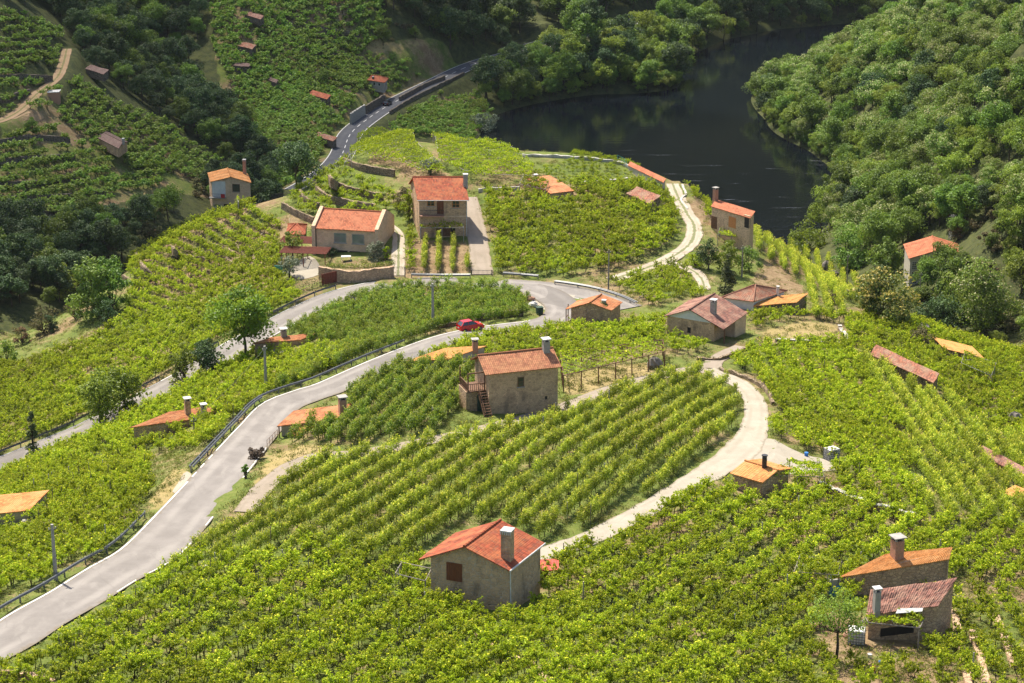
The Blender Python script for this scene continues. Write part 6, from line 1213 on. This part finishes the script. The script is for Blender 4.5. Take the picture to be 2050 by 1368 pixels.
def rock(u, v, w, h, mat, label, name='boulder', cat='rock', seed=1):
    p = pt(u, v); s = px_len(p); R = np.random.default_rng(seed); V = []; n, m_ = 12, 7; W, H = w/s/2, h/s
    for j in range(m_):
        a = math.pi*(j/(m_-1)*.98+.01)
        for i in range(n): b = 2*math.pi*i/n; k = 1+R.normal()*.10+.12*math.sin(3*b+seed); V.append((W*math.sin(a)*math.cos(b)*k, W*.8*math.sin(a)*math.sin(b)*k, H*(.42+.58*math.cos(a))*(1+R.normal()*.05)))
    Fc = [(j*n+i, (j+1)*n+i, (j+1)*n+(i+1) % n, j*n+(i+1) % n) for j in range(m_-1) for i in range(n)]+[tuple(range(n)), tuple((m_-1)*n+i for i in range(n-1, -1, -1))]
    tag(link(name, new_mesh(name, V, Fc, mat), None, tuple(p)), label, cat)
rock(1310, 738, 30, 24, 'rock', 'big grey boulder at the right end of the timber pergola', seed=3); rock(1845, 668, 36, 22, 'rock', 'grey rock outcrop under the golden chestnut', seed=5); rock(1668, 555, 22, 14, 'rock', 'grey rock among the vines right of the bare plot', seed=8); rock(1655, 540, 22, 18, 'rock', 'darker rock at the left of the sloping right vines', seed=9); rock(2030, 850, 34, 26, 'rock', 'dark rock at the right picture edge', seed=12); rock(2000, 990, 20, 12, 'rock', 'small rock left of the cut amber roof', seed=13)
rock(700, 612, 44, 18, 'rock', 'rocky outcrop with dry grass among the dark green rows', seed=14); rock(640, 990, 22, 16, 'pale_rock', 'pale stone in the trellised field near the gravel lane', seed=15); rock(410, 1140, 16, 10, 'pale_rock', 'white stone among the vines by the lower lane', seed=16); rock(1392, 1045, 14, 10, 'rock', 'grey stone beside the lane below the yard', seed=17); rock(1390, 1130, 22, 14, 'rock', 'grey stone in the bushy vines right of the rubble house', seed=18); rock(970, 640, 14, 10, 'rock', 'stone on the wall end near the red car', seed=19)
rock(1033, 592, 26, 10, 'brick', 'heap of broken tiles inside the road bend', 'tile_heap', 'heap', 21); rock(1060, 602, 22, 9, 'brick', 'smaller heap of broken tiles inside the road bend', 'tile_heap', 'heap', 22); rock(1068, 615, 18, 12, 'cap_white', 'white builders sack next to the green bin', 'sack', 'sack', 23)
rock(50, 1048, 12, 9, 'pale_rock', 'pale stone at the corner of the left edge house', seed=30); rock(1700, 1275, 30, 12, 'brick', 'rubble of red tiles behind the thin leaved tree', 'rubble_heap', 'heap', 26); rock(257, 302, 12, 10, 'cap_white', 'white bag beside the far dark roofed house', 'sack', 'sack', 27)
o = empty('rubbish_bin', spot(1080, 630), .3, 'green wheeled rubbish bin inside the road bend', 'bin'); MB().box((0, 0, .62), (.9, .7, 1.0), 0, 0, 1.12).build('bin_body', 'bin_green', o); MB().box((0, 0, 1.17), (1.05, .84, .08)).build('lid', 'bin_green', o); [MB().bar((x, -.3, .1), (x, -.36, .1), .1, 8).build('wheel', 'tyre', o) for x in (-.35, .35)]
# gates, hedge, panels, awning
def gate(a, b, h, mat, label, bars=0, name='gate'):
    A, B = pt(*a), pt(*b); d = B-A; W = np.linalg.norm(d[:2]); o = empty(name, A, math.atan2(d[1], d[0]), label, 'gate'); sl = d[2]
    for x in (0, W): MB().box((x, 0, h/2-.2+sl*x/W), (.14, .14, h+.5)).build('post', mat, o)
    m = MB()
    if bars:
        for k in range(bars): x = W*(k+.5)/bars; m.bar((x, 0, .1+sl*x/W), (x, 0, h+sl*x/W), .02, 5)
        m.beam((0, 0, h), (W, 0, h+sl), .05, .05); m.beam((0, 0, .2), (W, 0, .2+sl), .05, .05)
    else:
        n = 8
        for k in range(n): x0, x1 = W*k/n, W*(k+1)/n-.03; m.add([(x0, -.03, .05+sl*x0/W), (x1, -.03, .05+sl*x1/W), (x1, .03, .05+sl*x1/W), (x0, .03, .05+sl*x0/W)]+[(x0, -.03, h+sl*x0/W), (x1, -.03, h+sl*x1/W), (x1, .03, h+sl*x1/W), (x0, .03, h+sl*x0/W)], [(3, 2, 1, 0), (4, 5, 6, 7), (0, 1, 5, 4), (1, 2, 6, 5), (2, 3, 7, 6), (3, 0, 4, 7)])
    m.build('leaf', mat, o)
gate((645,572), (684,563), 1.9, 'rust', 'solid rust brown driveway gate beside the hedge'); gate((787,556), (811,556), 1.8, 'grey_wood', 'barred metal gate at the foot of the pale ramp', 9); gate((944,552), (985,552), .9, 'dark_metal', 'low barred gate across the cobbled driveway', 16)
def hedge(px, w, h, mat, label):
    L = spline(pts(px), .5); n = len(L); N = 60; C = []; T = []
    for i in range(n): C.append(L[i]+np.stack((RNG.normal(size=N)*w*.35, RNG.normal(size=N)*w*.35, RNG.random(N)*h), 1)); T.append(RNG.random(N)*.8)
    C = np.concatenate(C); V, Fc, TT = leaves(C-L[0], rnd_unit(len(C), .4), RNG.uniform(.12, .24, len(C)), np.concatenate(T)); o = link('hedge', leaf_mesh('hedge', V, Fc, TT, mat), None, tuple(L[0])); tag(o, label, 'hedge')
    m = MB(); [m.bar(L[i]-L[0]-(0, 0, .3), L[i]-L[0]+(RNG.normal()*.1, RNG.normal()*.1, h*.7), .03, 4) for i in range(0, n, 2)]; m.build('stems', 'bark', o)
hedge([(545,598),(575,590),(610,582),(642,572)], .9, 1.5, 'scrub', 'brownish clipped hedge behind a fence along the upper lane'); hedge([(658,535),(700,536),(745,535),(786,530)], .7, .7, 'lime_tree', 'low bright green hedge on top of the retaining wall')
L = spline(pts([(543,604),(575,596),(610,588),(643,577)]), 1.5); o = empty('metal_fence', L[0], 0, 'thin dark metal fence in front of the brownish hedge', 'fence'); m = MB(); [m.bar(q-L[0], q-L[0]+(0, 0, 1.3), .03, 5) for q in L]; m.build('post', 'dark_metal', o); o.children[0].name = 'posts'; o.children[0]['kind'] = 'stuff'; m = MB(); [m.bar(L[i]-L[0]+(0, 0, z), L[i+1]-L[0]+(0, 0, z), .018, 4) for i in range(len(L)-1) for z in (.3, .8, 1.25)]; m.build('wire', 'dark_metal', o)
p = spot(558, 552); o = empty('notice_panel', p, -.1, 'blank teal panel on two posts left of the paved terrace', 'panel'); MB().box((0, 0, 1.2), (1.35, .06, 1.1)).build('board', 'teal', o); [MB().box((x, .05, .5), (.07, .07, 1.8)).build('post', 'cement', o) for x in (-.5, .5)]
o = empty('garden_table', spot(693, 522), .1, 'white garden table on the lawn of the parapet house', 'table'); MB().box((0, 0, .74), (1.6, 1.0, .05)).build('table_top', 'cap_white', o); [MB().box((x, y, .36), (.07, .07, .72)).build('leg', 'cap_white', o) for x in (-.7, .7) for y in (-.4, .4)]
h = HOUSES['near']; p = spot(1058, 1165); o = empty('awning', p, h.rot+.35, 'red ribbed sheet awning right of the rubble house', 'awning'); m = MB()
for k in range(12): m.box((.12+k*.24, 1.0, 1.25+.05*k*.2), (.225, 2.6, .05+.02*(k % 2)))
m.build('sheet', 'red_sheet', o); [MB().box((x, y, .5), (.08, .08, 1.5)).build('post', 'grey_wood', o) for x in (.1, 2.8) for y in (-.2, 2.2)]
h = HOUSES['brick_chimney']; o = empty('ladder', h.e.location, h.rot, 'silver ladder leaning beside the blue door', 'ladder'); m = MB(); [m.beam((x, -.9, -.4), (x, -.25, 2.5), .06, .04) for x in (-1.75, -1.35)]; [m.beam((-1.75, -.9+.65*k/9, -.4+2.9*k/9), (-1.35, -.9+.65*k/9, -.4+2.9*k/9), .035, .035) for k in range(1, 9)]; m.build('frame', 'metal', o)
def railing(px, h, mat, label, step=1.6, rails=2):
    L = spline(pts(px), step); o = empty('railing', L[0], 0, label, 'railing'); [MB().bar(q-L[0]-(0, 0, .2), q-L[0]+(0, 0, h), .03, 5).build('post', mat, o) for q in L[:60]]; m = MB(); [m.bar(L[i]-L[0]+(0, 0, h*(k+1)/rails), L[i+1]-L[0]+(0, 0, h*(k+1)/rails), .022, 4) for i in range(len(L)-1) for k in range(rails)]; m.build('rail', mat, o)
railing([(1325,352),(1345,354),(1365,360),(1372,368)], 1.1, 'dark_metal', 'dark metal railing at the top end of the knoll track'); railing([(1236,326),(1246,330),(1254,336)], 1.4, 'teal', 'short green railing beside the orange crest roof', 1.0, 3); railing([(1275,612),(1300,590),(1320,560),(1338,540)], 1.0, 'grey_wood', 'wire fence on wooden posts along the sandy track', 3.0); railing([(535,898),(556,876)], 1.0, 'wood', 'short wooden fence in front of the orange lane shed', 1.2); railing([(505,403),(540,399),(575,398)], 1.2, 'dark_metal', 'thin wire fence behind the sandy court', 2.6)
o = empty('steps', spot(640, 472), .2, 'pale stone steps between the kiosk and the parapet house', 'steps'); [MB().box((0, -.35*k, .9-.22*k), (1.2, .38, .5)).build('step', 'white_stone', o) for k in range(6)]
def stakes():
    u, v, d = project(VP); ok = np.where((u > 5) & (u < 2045) & (v < 1360) & (d < 300))[0]; pick = RNG.choice(ok, 285, replace=False, p=(1/d[ok]**2)/(1/d[ok]**2).sum()); V = [MB().bar((0, 0, -.4), (RNG.normal()*.05, RNG.normal()*.05, 2.0), .045, 6, .04) for _ in range(5)]; me = [new_mesh('vine_stake', m.V, m.F, 'stake') for m in V]
    cut = MB().bar((0, 0, -.4), (0, 0, 2.15), .06, 6); me.append(new_mesh('vine_stake', cut.V, cut.F, 'cement'))
    for i in pick: o = link('vine_stake', me[int(RNG.integers(0, 6))], None, tuple(VP[i]+(RNG.normal()*.3, RNG.normal()*.3, 0))); o.scale = (1, 1, RNG.uniform(.8, 1.2)); tag(o, 'thin upright vine stake standing in the vineyard among other stakes', 'stake', 'vine stakes in the vineyard')
stakes()
# ------------------------------------------------------------------ the air over the valley
b = MB(); b.box2((-430, -40, -9), (335, 1065, 292)); t = NT('haze'); v = t.n('ShaderNodeVolumePrincipled'); v.inputs['Color'].default_value = (.80, .88, 1.0, 1); v.inputs['Density'].default_value = .00002; v.inputs['Anisotropy'].default_value = .2
t.l(v.outputs[0], t.out.inputs['Volume']); tag(b.build('haze', t.m), 'thin summer haze over the valley', None, None, 'stuff')
